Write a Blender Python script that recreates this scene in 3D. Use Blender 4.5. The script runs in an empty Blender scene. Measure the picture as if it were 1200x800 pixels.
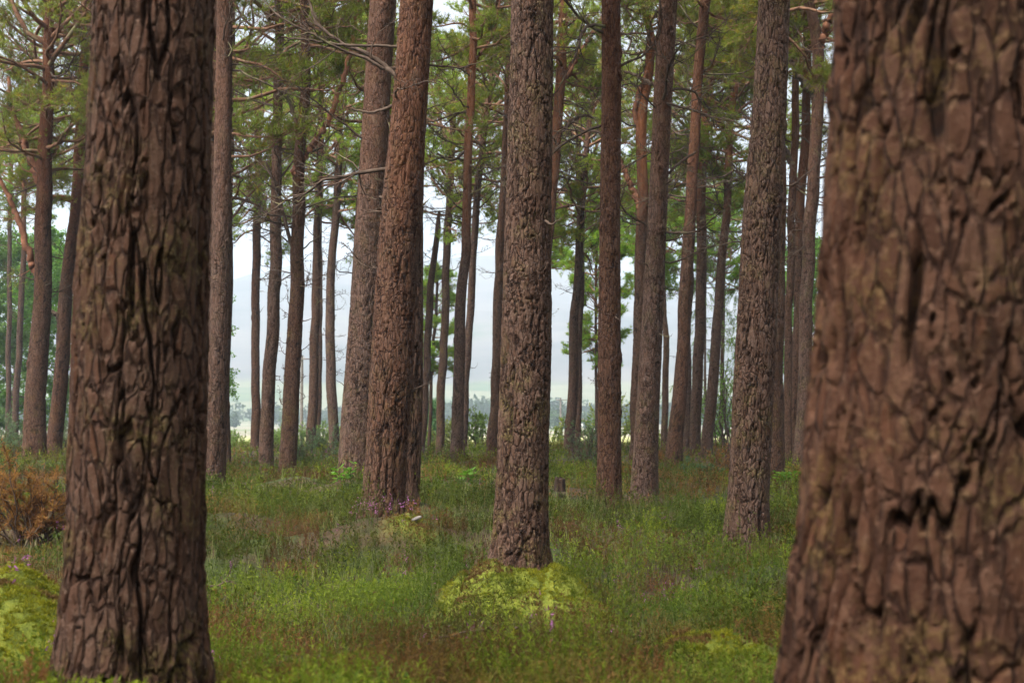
import bpy, math, time
import numpy as np
from math import radians, sin, cos, pi
from mathutils import Vector
T0 = time.time()
rng = np.random.default_rng(11)
F, HOR, CAMZ = 1666.67, 488.0, 1.30          # focal length in photo pixels (1200 wide), horizon row, eye height
PITCH = math.atan((HOR-400)/F)
C_, S_ = cos(PITCH), sin(PITCH)
sc = bpy.context.scene
col = sc.collection

# ------------------------------------------------------------------ helpers
def unproj(px, py, Y):
    u = (px-600)/F; v = (400-py)/F
    s = Y/(C_ - v*S_)
    return np.array([s*u, Y, CAMZ + s*(S_+v*C_)])
def scale_at(py, Y):                          # metres per photo pixel
    v = (400-py)/F
    return Y/(C_-v*S_)/F
def proj(P):
    d = P[:,1]*C_ + (P[:,2]-CAMZ)*S_
    d = np.maximum(d, .1)
    return 600+F*P[:,0]/d, 400-F*(-P[:,1]*S_+(P[:,2]-CAMZ)*C_)/d
def smooth(a, b, x):
    t = np.clip((x-a)/(b-a), 0, 1); return t*t*(3-2*t)
def hsh(ix, iy, seed=0):
    h = (ix.astype(np.int64)*374761393 + iy.astype(np.int64)*668265263 + int(seed)*974711) & 0xffffffff
    h = ((h ^ (h >> 13))*1274126177) & 0xffffffff
    h = ((h ^ (h >> 16))*2246822519) & 0xffffffff
    return ((h ^ (h >> 15)) & 0xffffff)/float(0x1000000)
def vnoise(x, y, seed=0):
    ix = np.floor(x); iy = np.floor(y); fx = x-ix; fy = y-iy
    fx = fx*fx*(3-2*fx); fy = fy*fy*(3-2*fy)
    a = hsh(ix, iy, seed); b = hsh(ix+1, iy, seed); c = hsh(ix, iy+1, seed); d = hsh(ix+1, iy+1, seed)
    return (a*(1-fx)+b*fx)*(1-fy)+(c*(1-fx)+d*fx)*fy
def fbm(x, y, seed=0, n=4):
    s = 0; a = .5; t = 0
    for i in range(n):
        s = s+a*vnoise(x*2**i+i*17.3, y*2**i+i*9.1, seed+i); t += a; a *= .5
    return s/t
def norm(v): return v/np.maximum(np.linalg.norm(v, axis=-1, keepdims=True), 1e-9)

def mesh(name, V, polys, attrs=None, smoothed=False):
    """polys: list of (n,k) index arrays"""
    me = bpy.data.meshes.new(name)
    V = np.asarray(V, np.float32)
    me.vertices.add(len(V)); me.vertices.foreach_set('co', V.ravel())
    polys = [p for p in polys if len(p)]
    li = np.concatenate([p.ravel() for p in polys]).astype(np.int32)
    tot = np.concatenate([np.full(len(p), p.shape[1], np.int32) for p in polys])
    st = np.concatenate([[0], np.cumsum(tot)[:-1]]).astype(np.int32)
    me.loops.add(len(li)); me.loops.foreach_set('vertex_index', li)
    me.polygons.add(len(tot)); me.polygons.foreach_set('loop_start', st)
    if smoothed: me.polygons.foreach_set('use_smooth', np.ones(len(tot), bool))
    for k, a in (attrs or {}).items():
        a = np.asarray(a, np.float32)
        if a.ndim == 1:
            at = me.attributes.new(k, 'FLOAT', 'POINT'); at.data.foreach_set('value', a)
        else:
            if a.shape[1] == 3: a = np.concatenate([a, np.ones((len(a), 1), np.float32)], 1)
            at = me.attributes.new(k, 'FLOAT_COLOR', 'POINT'); at.data.foreach_set('color', a.ravel())
    me.update(calc_edges=True)
    return me
def obj(name, me, mat, parent=None, loc=None):
    o = bpy.data.objects.new(name, me); col.objects.link(o)
    if mat and not len(me.materials): me.materials.append(mat)
    if parent is not None: o.parent = parent
    if loc is not None: o.location = loc
    return o
def tag(o, label=None, cat=None, group=None, kind=None):
    if label: o['label'] = label
    if cat: o['category'] = cat
    if group: o['group'] = group
    if kind: o['kind'] = kind
    return o
def thing(name, loc, label, cat, group=None):
    o = bpy.data.objects.new(name, None); col.objects.link(o); o.location = loc; o.empty_display_size = .2
    return tag(o, label, cat, group)

class MB:                                      # collects pieces into one mesh
    def __init__(s): s.V = []; s.P = {}; s.A = {}; s.n = 0
    def add(s, V, polys, **attrs):
        V = np.asarray(V, float)
        for p in polys:
            if len(p): s.P.setdefault(p.shape[1], []).append(np.asarray(p)+s.n)
        s.V.append(V); s.n += len(V)
        for k, a in attrs.items():
            a = np.asarray(a, float)
            s.A.setdefault(k, []).append(np.broadcast_to(a, (len(V),)+a.shape[-1:] if a.ndim else (len(V),)))
    def build(s, name, smoothed=False):
        return mesh(name, np.concatenate(s.V), [np.concatenate(p) for p in s.P.values()],
                    {k: np.concatenate(a) for k, a in s.A.items()}, smoothed)

def tubes(P, R, sides):
    """P (n,k,3) paths, R (n,k) radii -> verts, quads"""
    P = np.asarray(P, float); R = np.asarray(R, float)
    n, k, _ = P.shape
    T = norm(np.gradient(P, axis=1))
    ref = np.where(np.abs(T[..., 2:3]) > .85, np.array([1., 0, 0]), np.array([0, 0, 1.]))
    A = norm(np.cross(T, ref)); B = np.cross(T, A)
    th = np.arange(sides)/sides*2*pi
    V = P[:, :, None]+R[:, :, None, None]*(np.cos(th)[:, None]*A[:, :, None]+np.sin(th)[:, None]*B[:, :, None])
    idx = np.arange(n*k*sides).reshape(n, k, sides)
    a = idx[:, :-1]; b = np.roll(a, -1, 2); c = idx[:, 1:]; d = np.roll(c, -1, 2)
    return V.reshape(-1, 3), np.stack([a, b, d, c], -1).reshape(-1, 4)
def blades(O, D, L, W):
    """one thin triangle per blade"""
    n = len(O)
    side = norm(np.cross(D, norm(rng.normal(size=(n, 3)))))*(W/2)[:, None]
    V = np.stack([O-side, O+side, O+D*L[:, None]], 1).reshape(-1, 3)
    return V, np.arange(3*n).reshape(n, 3)
def leaves(O, D, L, W):
    """diamond leaves"""
    n = len(O)
    side = norm(np.cross(D, norm(rng.normal(size=(n, 3))+np.array([0, 0, .6]))))*(W/2)[:, None]
    M = O+D*(L*.5)[:, None]
    V = np.stack([O, M-side, O+D*L[:, None], M+side], 1).reshape(-1, 4*3).reshape(-1, 3)
    return V, np.arange(4*n).reshape(n, 4)
def unit(n): return norm(rng.normal(size=(n, 3)))

# ------------------------------------------------------------------ materials
def newmat(name):
    m = bpy.data.materials.new(name); m.use_nodes = True
    nt = m.node_tree; nt.nodes.clear()
    out = nt.nodes.new('ShaderNodeOutputMaterial')
    return m, nt, out
class NT:
    def __init__(s, nt): s.nt = nt
    def n(s, t, **kw):
        x = s.nt.nodes.new('ShaderNode'+t)
        for k, v in kw.items():
            if k in x.inputs.keys() if isinstance(k, str) else False: x.inputs[k].default_value = v
            else: setattr(x, k, v)
        return x
    def l(s, a, b): s.nt.links.new(a, b)
    def attr(s, name): return s.n('Attribute', attribute_name=name)
    def noise(s, vec, scale, detail=4, rough=.6):
        x = s.n('TexNoise'); x.inputs['Scale'].default_value = scale; x.inputs['Detail'].default_value = detail
        x.inputs['Roughness'].default_value = rough
        if vec is not None: s.l(vec, x.inputs['Vector'])
        return x.outputs['Fac']
    def ramp(s, fac, stops):
        r = s.n('ValToRGB'); e = r.color_ramp.elements
        while len(e) > 1: e.remove(e[-1])
        e[0].position, e[0].color = stops[0][0], (*stops[0][1], 1)
        for p, c in stops[1:]:
            q = e.new(p); q.color = (*c, 1)
        s.l(fac, r.inputs[0]); return r.outputs[0]
    def val(s, fac, a, b):                        # smooth map a..b -> 0..1
        m = s.n('MapRange'); m.interpolation_type = 'SMOOTHSTEP'
        m.inputs[1].default_value = a; m.inputs[2].default_value = b
        s.l(fac, m.inputs[0]); return m.outputs[0]
    def mix(s, fac, a, b, mode='MIX'):
        m = s.n('Mix'); m.data_type = 'RGBA'; m.blend_type = mode
        for x, i in ((fac, 0), (a, 6), (b, 7)):
            if isinstance(x, (int, float)): m.inputs[i].default_value = x
            elif isinstance(x, tuple): m.inputs[i].default_value = (*x, 1)
            else: s.l(x, m.inputs[i])
        return m.outputs[2]
    def math(s, op, a, b=0.):
        m = s.n('Math'); m.operation = op
        for i, x in enumerate((a, b)):
            if isinstance(x, (int, float)): m.inputs[i].default_value = x
            else: s.l(x, m.inputs[i])
        return m.outputs[0]
    def scalevec(s, vec, sx, sy, sz):
        m = s.n('Mapping'); m.inputs['Scale'].default_value = (sx, sy, sz); s.l(vec, m.inputs['Vector']); return m.outputs[0]

def bark_material():
    m, nt, out = newmat('pine_bark'); N = NT(nt)
    pos = N.n('TexCoord').outputs['Object']
    tall = N.scalevec(pos, 1, 1, .35)
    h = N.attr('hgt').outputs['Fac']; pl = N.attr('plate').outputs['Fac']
    og = N.attr('orange').outputs['Fac']; li = N.attr('lichen').outputs['Fac']
    n1 = N.noise(tall, 9, 6); n2 = N.noise(pos, 55, 5, .7); n3 = N.noise(pos, 4.3, 4); n4 = N.noise(pos, 160, 3, .7)
    plate = N.ramp(N.math('ADD', N.math('MULTIPLY', pl, .6), N.math('MULTIPLY', n1, .45)),
                   [(.1, (.050, .030, .023)), (.35, (.082, .050, .038)), (.55, (.100, .066, .054)), (.75, (.088, .044, .029)), (1, (.135, .100, .088))])
    wv = N.n('VectorMath'); wv.operation = 'MULTIPLY_ADD'; nz = N.n('TexNoise'); nz.inputs['Scale'].default_value = 7; nz.inputs['Detail'].default_value = 4
    N.l(tall, nz.inputs['Vector']); N.l(nz.outputs['Color'], wv.inputs[0]); wv.inputs[1].default_value = (.09, .09, .09); N.l(tall, wv.inputs[2])
    ve = N.n('TexVoronoi'); ve.feature = 'DISTANCE_TO_EDGE'; ve.inputs['Scale'].default_value = 27; N.l(wv.outputs[0], ve.inputs['Vector'])
    vc = N.n('TexVoronoi'); vc.inputs['Scale'].default_value = 27; N.l(wv.outputs[0], vc.inputs['Vector'])
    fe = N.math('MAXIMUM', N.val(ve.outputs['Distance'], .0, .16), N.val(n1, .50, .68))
    fr = N.n('SeparateColor'); N.l(vc.outputs['Color'], fr.inputs[0]); fr = fr.outputs[0]
    plate = N.mix(.55, plate, N.ramp(fr, [(0, (.050, .028, .021)), (.4, (.082, .050, .040)), (.7, (.118, .084, .074)), (1, (.074, .036, .022))]))
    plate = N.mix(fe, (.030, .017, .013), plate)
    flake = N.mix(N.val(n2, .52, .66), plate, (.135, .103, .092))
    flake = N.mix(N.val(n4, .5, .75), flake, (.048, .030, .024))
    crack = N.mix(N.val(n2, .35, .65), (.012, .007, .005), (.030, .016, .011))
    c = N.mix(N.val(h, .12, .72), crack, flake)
    orange = N.ramp(n1, [(.3, (.13, .052, .026)), (.55, (.24, .10, .05)), (.75, (.19, .115, .075))])
    c = N.mix(og, c, orange)
    green = N.mix(N.val(n2, .35, .65), (.085, .085, .014), (.15, .15, .04))
    gm = N.math('MULTIPLY', N.math('MULTIPLY', N.val(n3, .47, .66), N.val(n2, .42, .60)), N.math('MULTIPLY', li, .7))
    c = N.mix(gm, c, green)
    c = N.mix(1., c, N.ramp(N.attr('tone').outputs['Fac'], [(0, (.86, .80, .72)), (.5, (.68, .555, .42)), (1, (.68, .455, .30))]), 'MULTIPLY')
    b = N.n('BsdfPrincipled'); N.l(c, b.inputs['Base Color']); b.inputs['Roughness'].default_value = .88
    b.inputs['Specular IOR Level'].default_value = .12
    hh = N.math('ADD', N.math('ADD', N.math('MULTIPLY', fe, .75), N.math('MULTIPLY', fr, .35)), N.math('ADD', N.math('MULTIPLY', n2, .55), N.math('MULTIPLY', n4, .25)))
    bp = N.n('Bump'); bp.inputs['Strength'].default_value = .9; bp.inputs['Distance'].default_value = .016
    N.l(hh, bp.inputs['Height']); N.l(bp.outputs[0], b.inputs['Normal'])
    N.l(b.outputs[0], out.inputs[0]); return m
def wood_material(name, a, bcol, lich, lo=.5, hi=.62):
    m, nt, out = newmat(name); N = NT(nt)
    pos = N.n('TexCoord').outputs['Object']
    n1 = N.noise(pos, 7, 5); n2 = N.noise(pos, 2.3, 4)
    c = N.mix(N.val(n1, .3, .7), a, bcol)
    c = N.mix(N.val(n2, lo, hi), c, lich)
    b = N.n('BsdfPrincipled'); N.l(c, b.inputs['Base Color']); b.inputs['Roughness'].default_value = .9; b.inputs['Specular IOR Level'].default_value = .1
    bp = N.n('Bump'); bp.inputs['Strength'].default_value = .5; bp.inputs['Distance'].default_value = .01
    N.l(N.noise(pos, 40, 4), bp.inputs['Height']); N.l(bp.outputs[0], b.inputs['Normal'])
    N.l(b.outputs[0], out.inputs[0]); return m
def leaf_material(name, trans=.4, rough=.6, gain=1.):
    m, nt, out = newmat(name); N = NT(nt)
    c = N.attr('col').outputs['Color']
    b = N.n('BsdfPrincipled'); N.l(c, b.inputs['Base Color']); b.inputs['Roughness'].default_value = rough
    b.inputs['Specular IOR Level'].default_value = .08
    t = N.n('BsdfTranslucent')
    N.l(N.mix(1., c, (1.0*gain, 1.15*gain, .55*gain), 'MULTIPLY'), t.inputs['Color'])
    mx = N.n('MixShader'); mx.inputs[0].default_value = trans
    N.l(b.outputs[0], mx.inputs[1]); N.l(t.outputs[0], mx.inputs[2]); N.l(mx.outputs[0], out.inputs[0]); return m
def flat_material(name, a, b_, scale=6, rough=.85):
    m, nt, out = newmat(name); N = NT(nt)
    pos = N.n('TexCoord').outputs['Object']
    c = N.mix(N.val(N.noise(pos, scale, 5), .3, .7), a, b_)
    b = N.n('BsdfPrincipled'); N.l(c, b.inputs['Base Color']); b.inputs['Roughness'].default_value = rough; b.inputs['Specular IOR Level'].default_value = .12
    N.l(b.outputs[0], out.inputs[0]); return m
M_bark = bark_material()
M_dead = wood_material('dead_wood', (.042, .027, .019), (.085, .058, .042), (.115, .10, .05), .54, .66)
M_wood = wood_material('live_branch_wood', (.12, .06, .038), (.22, .115, .066), (.20, .17, .09), .55, .7)
M_red = wood_material('red_limb_wood', (.105, .045, .028), (.24, .105, .058), (.15, .11, .08), .55, .75)
M_needle = leaf_material('pine_needles', .5, .55, 1.7)
M_leaf = leaf_material('green_leaves', .5, .45)
M_sprig = leaf_material('sprig_leaves', .35, .6)

# ------------------------------------------------------------------ the trees of the photograph (pixel rows of the 1200x800 photo and a distance)
# key, Y, [(px,py,width)...] base to top, options
TREES = [
 dict(k='A', Y=4.4, pts=[(149,808,168),(158,640,154),(162,500,155),(163,400,157),(168,270,146),(176,130,137),(180,0,134)], H=17, cell=(.070,.42), depth=.034, lichen=.6, res=(340,.0055),
      label='thick rough-barked pine trunk nearest on the left, greenish at its foot', bare=0),
 dict(k='B', dk=.48, Y=2.75, pts=[(1086,1040,400),(1090,800,345),(1098,640,314),(1104,480,300),(1110,320,288),(1114,160,276),(1117,0,264)], H=17, cell=(.070,.38), depth=.036, lichen=.5, res=(320,.0055),
      label='thickest blurred pine trunk filling the right edge, patched with yellow-green lichen', bare=0),
 dict(k='C', dk=.32, Y=12, pts=[(609,665,68),(612,560,60),(617,400,58),(619,250,53),(623,100,51),(624,0,50)], H=17, cell=(.052,.15), depth=.024, lichen=.7, res=(120,.011),
      label='stout dark pine in the centre growing out of a yellow-green moss mound', bare=0),
 dict(k='D', Y=15.5, pts=[(448,592,50),(452,540,48),(459,430,50),(468,260,47),(480,120,41),(488,0,38)], H=17, cell=(.060,.30), depth=.028, lichen=.35, orange=.16, res=(100,.013),
      label='large reddish pine left of centre with purple heather flowers at its foot', bare=3, barepy=(60,330)),
 dict(k='D2', Y=17.5, pts=[(478,579,27),(480,500,31),(481,400,30),(483,250,26),(489,100,22),(494,0,18)], H=15, cell=(.055,.25), depth=.024, lichen=.5, res=(64,.02),
      label='darker pine trunk tucked close behind the large reddish pine, on its right', bare=0),
 dict(k='E', Y=23, pts=[(416,560,42),(419,500,41),(427,380,38),(434,250,34),(441,120,31),(449,0,31)], H=17, cell=(.05,.12), depth=.02, lichen=.4, res=(72,.022),
      label='broad knobbly grey-brown pine just left of the large reddish one', bare=5, barepy=(120,480)),
 dict(k='E2', Y=34, pts=[(413,548,14),(418,400,13),(424,250,14),(433,120,13),(437,0,12)], H=16, lichen=.4,
      label='slim pine half hidden behind the left edge of the knobbly grey-brown pine', bare=3, barepy=(100,330)),
 dict(k='F', Y=24, pts=[(250,564,28),(253,500,27),(258,400,23),(261,250,21),(263,120,19),(264,0,18)], H=17, cell=(.045,.12), depth=.018, lichen=.3, res=(60,.025),
      label='tall straight brown pine standing just right of the thick left foreground trunk', bare=3, barepy=(40,150)),
 dict(k='F2', Y=27, pts=[(243,560,14),(246,400,13),(249,250,11),(251,100,10),(252,0,9)], H=14, lichen=.4,
      label='dark thin pine squeezed between the left foreground trunk and the straight brown pine', bare=2, barepy=(150,330)),
 dict(k='F3', Y=34, pts=[(264,545,10),(267,400,9),(268,250,9),(270,100,8),(270,0,7)], H=14, lichen=.3,
      label='very thin pine showing past the right edge of the straight brown pine', bare=2, barepy=(60,250)),
 dict(k='G', Y=50, pts=[(298,533,11),(299,440,10),(300,330,10),(301,240,9),(302,150,8)], H=14, crown=(275,2.6,30),
      label='thin dead-straight pine with the hill behind it, first left of the leaning one', bare=2, barepy=(250,340)),
 dict(k='H', Y=30, pts=[(310,554,18),(314,500,16),(320,380,15),(324,250,13),(328,120,11),(328,0,10)], H=16, lichen=.3, crown=(90,2.6,34),
      label='medium pine left of the valley view leaning gently right, bare to the frame top', bare=5, barepy=(20,250)),
 dict(k='I', Y=28, pts=[(337,553,21),(341,510,20),(346,400,18),(350,250,15),(352,180,13),(356,60,11),(357,0,9)], H=15, lichen=.9, dark=1, crown=(60,2.6,26),
      label='dark twiggy pine with a long red limb curving up to its right', bare=14, barepy=(170,500)),
 dict(k='J', Y=48, pts=[(364,530,12),(367,440,11),(371,330,10),(373,250,9),(375,160,8)], H=14, crown=(262,2.6,28),
      label='slender pine right of the dark twiggy one, with no low branches', bare=2, barepy=(220,330)),
 dict(k='K', Y=47, pts=[(391,531,12),(389,450,12),(386,390,11),(388,320,10),(393,250,9),(397,180,8)], H=14, crown=(262,2.7,30), lichen=.7,
      label='slender bowed pine with short mossy dead twigs on its lower left side', bare=9, barepy=(300,460)),
 dict(k='M', Y=50, pts=[(493,532,9),(496,500,9),(501,420,9),(505,340,8),(510,290,7),(513,262,6),(515,247,2)], H=0, lichen=.5,
      label='thin snapped-off pine stem with a broken top right of the large reddish pine', bare=2, barepy=(270,420)),
 dict(k='N', Y=49, pts=[(516,529,10),(518,450,10),(522,360,9),(526,260,9),(530,150,7)], H=14, crown=(275,2.7,30), lichen=1.2,
      label='slender pine with a greenish mossy middle, beside the snapped-off stem', bare=4, barepy=(240,330)),
 dict(k='O', Y=36, pts=[(532,546,16),(536,490,14),(541,380,13),(546,250,11),(550,130,9.5),(553,60,9),(554,0,8)], H=16, orange=.95, crown=(60,2.4,26),
      label='pine with an orange upper stem midway between the large reddish and central pines', bare=9, barepy=(60,300)),
 dict(k='P', Y=43, pts=[(543,541,9),(548,420,9),(556,270,8.5),(563,190,8),(571,130,7),(578,90,6)], H=13, crown=(225,2.6,30),
      label='slim pine leaning right beside the orange-topped one, nearly touching its base', bare=6, barepy=(110,300)),
 dict(k='Q', Y=40, pts=[(578,540,15),(581,450,14),(587,280,12),(594,150,10),(600,0,9)], H=15, crown=(150,2.4,24),
      label='grey pine partly covered by the left edge of the central pine', bare=5, barepy=(240,480)),
 dict(k='R', Y=36, pts=[(628,547,14),(636,400,13),(645,240,13),(651,160,12),(657,70,12),(661,0,11)], H=15, orange=.7, crown=(90,2.7,28),
      label='red-stemmed pine emerging from behind the right edge of the central pine', bare=7, barepy=(30,260)),
 dict(k='S1', Y=46, pts=[(667,534,13),(671,460,12),(674,370,11),(679,280,9),(685,200,8),(690,150,6)], H=13, crown=(290,2.6,30),
      label='left stem of the close crossing pair right of the central pine', bare=5, barepy=(200,420)),
 dict(k='S2', Y=48, pts=[(676,533,8),(678,430,8),(680,330,8),(681,270,8),(679,200,7)], H=13, crown=(270,2.5,28),
      label='right, thinner stem of the close crossing pair right of the central pine', bare=4, barepy=(220,330)),
 dict(k='T', Y=20, pts=[(714,586,30),(714,540,28),(714,400,26),(715,250,24),(716,120,23),(716,0,22)], H=16, cell=(.04,.09), depth=.015, lichen=.25, res=(64,.022), knots=26,
      label='straight even reddish-brown pine, second large trunk right of the moss mound', bare=3, barepy=(20,180)),
 dict(k='U', Y=22, pts=[(755,578,32),(758,500,28),(764,380,25),(770,250,22),(776,120,22),(783,0,22)], H=17, cell=(.04,.09), depth=.015, lichen=.5, pale=1, res=(64,.022), knots=22,
      label='grey-barked pine leaning slightly right, with pale lichen and small knots', bare=8, barepy=(10,330)),
 dict(k='V', Y=37, pts=[(742,549,13),(746,480,13),(750,330,13),(754,210,13),(751,150,13),(753,110,12),(761,75,11),(765,45,9),(757,10,9),(754,-10,8)], H=15, orange=1., crown=(60,2.6,26),
      label='crooked pine with an orange S-bent top rising behind the grey-barked pine', bare=8, barepy=(60,330)),
 dict(k='W', Y=33, pts=[(789,549,23),(792,500,18),(801,380,14),(810,240,13),(818,110,12),(829,0,12)], H=16, orange=.25, crown=(30,2.6,26),
      label='pine leaning clearly right between the grey-barked pine and the upright trio', bare=6, barepy=(30,300)),
 dict(k='W2', Y=45, pts=[(803,539,10),(805,440,10),(808,330,9),(812,200,8),(820,60,7)], H=14, orange=.5, crown=(255,2.6,28),
      label='thin pine in the gap behind the clearly leaning pine', bare=3, barepy=(120,300)),
 dict(k='X', Y=43, pts=[(815,533,14),(817,470,13),(819,350,12),(822,240,11),(828,130,11),(835,50,11),(839,0,11)], H=15, orange=1., crown=(215,2.7,30),
      label='pine with a bright orange upper stem crossing behind the leaning one', bare=6, barepy=(60,300)),
 dict(k='Y', Y=42, pts=[(829,533,14),(834,470,13),(842,360,11),(851,250,9.5),(855,150,8.5),(865,70,9),(868,0,8)], H=14, orange=.8, crown=(215,2.6,30),
      label='pine leaning right just left of the second right foreground trunk, forked high up', bare=6, barepy=(60,300)),
 dict(k='Z', dk=.2, Y=14.5, pts=[(874,630,52),(877,580,47),(884,430,46),(893,260,44),(902,120,39),(907,0,36)], H=17, cell=(.050,.26), depth=.025, lichen=.6, res=(110,.012),
      label='large dark fissured pine just left of the blurred right foreground trunk', bare=0),
 dict(k='Z2', Y=27, pts=[(907,562,24),(909,480,23),(911,380,21),(912,250,18),(913,120,14),(914,0,12)], H=15, lichen=.7, crown=(40,2.4,24),
      label='shadowy pine directly behind the right side of the large fissured pine', bare=3, barepy=(130,330)),
 dict(k='AA', Y=35, pts=[(921,553,10),(923,440,9.5),(926,300,9),(930,180,9),(934,60,8)], H=14, crown=(90,2.4,24),
      label='thin dark pine leftmost of the tight cluster beside the right foreground trunk', bare=5, barepy=(80,300)),
 dict(k='BB', Y=36, pts=[(926,549,15),(931,460,13),(936,330,12),(940,220,11),(944,120,10),(947,40,9)], H=14, crown=(80,2.5,24), orange=.4,
      label='plum-brown pine in the middle of the tight cluster beside the right foreground trunk', bare=5, barepy=(60,300)),
 dict(k='CC', Y=31, pts=[(938,552,19),(942,480,17),(947,360,15),(954,230,15),(958,130,14),(961,60,14),(956,25,13),(947,-8,12)], H=14, crown=(20,2.5,24), lichen=.8, pale=1,
      label='pale lichened pine beside the right foreground trunk, forking near the frame top', bare=5, barepy=(60,300)),
 dict(k='LL1', Y=31, pts=[(40,541,29),(43,480,25),(47,350,21),(51,240,19),(54,120,15),(57,40,12),(60,0,10)], H=15, lichen=.5, orange=.5, crown=(200,3.2,56),
      label='dark pine near the left edge throwing two red limbs out to the left', bare=6, barepy=(60,380)),
 dict(k='LL2', Y=33, pts=[(62,541,19),(68,470,17),(76,370,16),(88,250,16),(91,170,13),(96,90,11),(102,0,9)], H=15, lichen=.4, orange=.8, crown=(160,3.0,46),
      label='pine leaning right against the left foreground trunk, behind the brown bush', bare=5, barepy=(100,340)),
 dict(k='LL3', Y=36, pts=[(84,562,9),(88,450,9),(98,300,9),(106,150,8),(112,0,7)], H=13, crown=(140,2.4,24),
      label='thin pine almost covered by the left edge of the left foreground trunk', bare=2, barepy=(150,330)),
 dict(k='FR', Y=60, pts=[(18,515,8),(21,440,7),(26,350,7),(29,280,6),(29,200,6)], H=14, orange=.9, crown=(230,2.8,26),
      label='slim red pine stem far back near the left edge, lit leaves behind', bare=3, barepy=(250,400)),
 dict(k='FP', Y=64, pts=[(10,515,6),(11,420,6),(13,300,5),(14,200,5)], H=14, crown=(260,2.6,24), pale=1,
      label='pale pole-thin stem far back at the extreme left edge', bare=2, barepy=(260,400)),
 dict(k='YT', Y=58, pts=[(778,525,8),(780,470,8),(781,400,7),(777,330,6),(776,250,5)], H=12, crown=(300,2.3,34), lichen=1.2, fol='young',
      label='young mossy-stemmed pine seen between the grey-barked and the leaning pine', bare=2, barepy=(340,430)),
 dict(k='YV', Y=64, pts=[(764,522,5),(765,430,4.5),(765,330,4),(766,240,3)], H=11.5, crown=(335,2.0,38), fol='young',
      label='slight young pine in the narrow gap behind the grey-barked pine', bare=2, barepy=(340,430)),
 dict(k='YW', Y=66, pts=[(846,522,5),(846,430,4.5),(847,330,4),(848,240,3)], H=11.5, crown=(340,2.2,38), fol='young',
      label='slight young pine glimpsed left of the large fissured pine, beyond the forked one', bare=2, barepy=(340,430)),
 dict(k='YX', Y=68, pts=[(640,522,5),(641,430,4.5),(641,330,4),(642,250,3)], H=10.5, crown=(315,1.8,28), fol='young',
      label='slight young pine peeping out right of the central pine, before the hill', bare=2, barepy=(330,430)),
 dict(k='YY', Y=62, pts=[(503,523,4),(506,450,4),(509,380,3.4),(512,320,3)], H=7.2, crown=(440,1.1,26), fol='young',
      label='small bright young pine behind the snapped-off stem', bare=2, barepy=(430,470)),
 dict(k='YU', Y=55, pts=[(698,525,3.5),(698,430,3.2),(699,350,3),(700,260,2.6)], H=9.6, crown=(430,1.35,36), fol='young',
      label='whip-thin young pine with bright foliage left of the even reddish-brown pine', bare=4, barepy=(440,480)),
]
# pines whose stems stand behind nearer trunks, their crowns closing the canopy
for k, px, Y, c, lab in [('h1',105,48,(180,3.0,30),'pine mostly hidden behind the left foreground trunk, crown showing on its left'),
                         ('h2',205,52,(200,3.2,30),'pine mostly hidden behind the left foreground trunk, crown showing on its right'),
                         ('h3',455,57,(215,3.2,28),'distant pine hidden by the large reddish pine except for its crown'),
                         ('h4',606,56,(215,3.0,28),'distant pine hidden behind the central pine except for its crown'),
                         ('h5',716,60,(240,3.2,28),'distant pine hidden behind the straight even reddish-brown pine except for its crown'),
                         ('h6',884,54,(230,3.0,28),'distant pine hidden behind the large fissured pine except for its crown'),
                         ('h7',1010,40,(150,3.0,28),'pine hidden behind the left part of the right foreground trunk'),
                         ('h8',1120,36,(120,3.0,24),'pine hidden behind the middle of the right foreground trunk'),
                         ('h9',252,66,(240,3.2,26),'far pine hidden behind the tall straight brown pine except for its crown'),
                         ('h10',372,66,(190,3.2,26),'far pine hidden behind the slender branch-free pine except for its crown')]:
    TREES.append(dict(k=k, Y=Y, pts=[(px, 530 if Y < 55 else 524, 11*46/Y+1), (px+2, 330, 10*46/Y), (px+4, 150, 8*46/Y), (px+5, 0, 6*46/Y)], H=15.5, crown=c, bare=2, barepy=(200, 330), label=lab, orange=.6))

# ------------------------------------------------------------------ ground height
BY = np.array([-30, 3, 5, 8, 11, 14.5, 20, 30, 45, 62, 80, 130, 250, 320, 700, 2000])
BH = np.array([-1, -.98, -1.08, -1.38, -1.62, -1.36, -1.20, -1.16, -1.22, -1.38, -1.95, -3.2, -3.8, -4.2, -4.7, -4.7])
MOUNDS = []
for _k, _h, _r, _dx, _dy in [('C', .46, .72, -.04, -.08), ('A', .22, .75, -.12, -.05), ('D', .22, .62, .05, -.15), ('E', .15, .7, 0, 0), ('Z', .12, .6, 0, -.1), ('T', .12, .5, 0, 0), ('U', .12, .6, 0, 0)]:
    if not isinstance(_k, str): continue
    _t = [q for q in TREES if q['k'] == _k][0]; _b = unproj(_t['pts'][0][0], _t['pts'][0][1], _t['Y']); MOUNDS.append((_b[0]+_dx, _b[1]+_dy, _h, _r))
_b = unproj(22, 700, 7.0); MOUNDS.append((_b[0], _b[1], .34, .62)); _b = unproj(275, 735, 6.6); MOUNDS.append((_b[0], _b[1], .12, .4)); _b = unproj(800, 770, 6.8); MOUNDS.append((_b[0], _b[1], .14, .8))
def base_h(x, y):
    h = np.interp(y, BY, BH)
    for mx, my, mh, mr in MOUNDS: h = h+mh*np.exp(-np.minimum((np.hypot(x-mx, y-my)/mr)**2.4, 40))
    near = smooth(90, 40, y)
    return h + near*(.18*(fbm(x*.33, y*.33, 5, 2)-.5)+.52*(fbm(x*.85, y*.85, 6, 3)-.5))
RX, RY, RR, RS = [], [], [], []
SIG = dict(A=.9, B=1., C=1.6, D=1.6, D2=1.6, Z=1.6)
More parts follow.
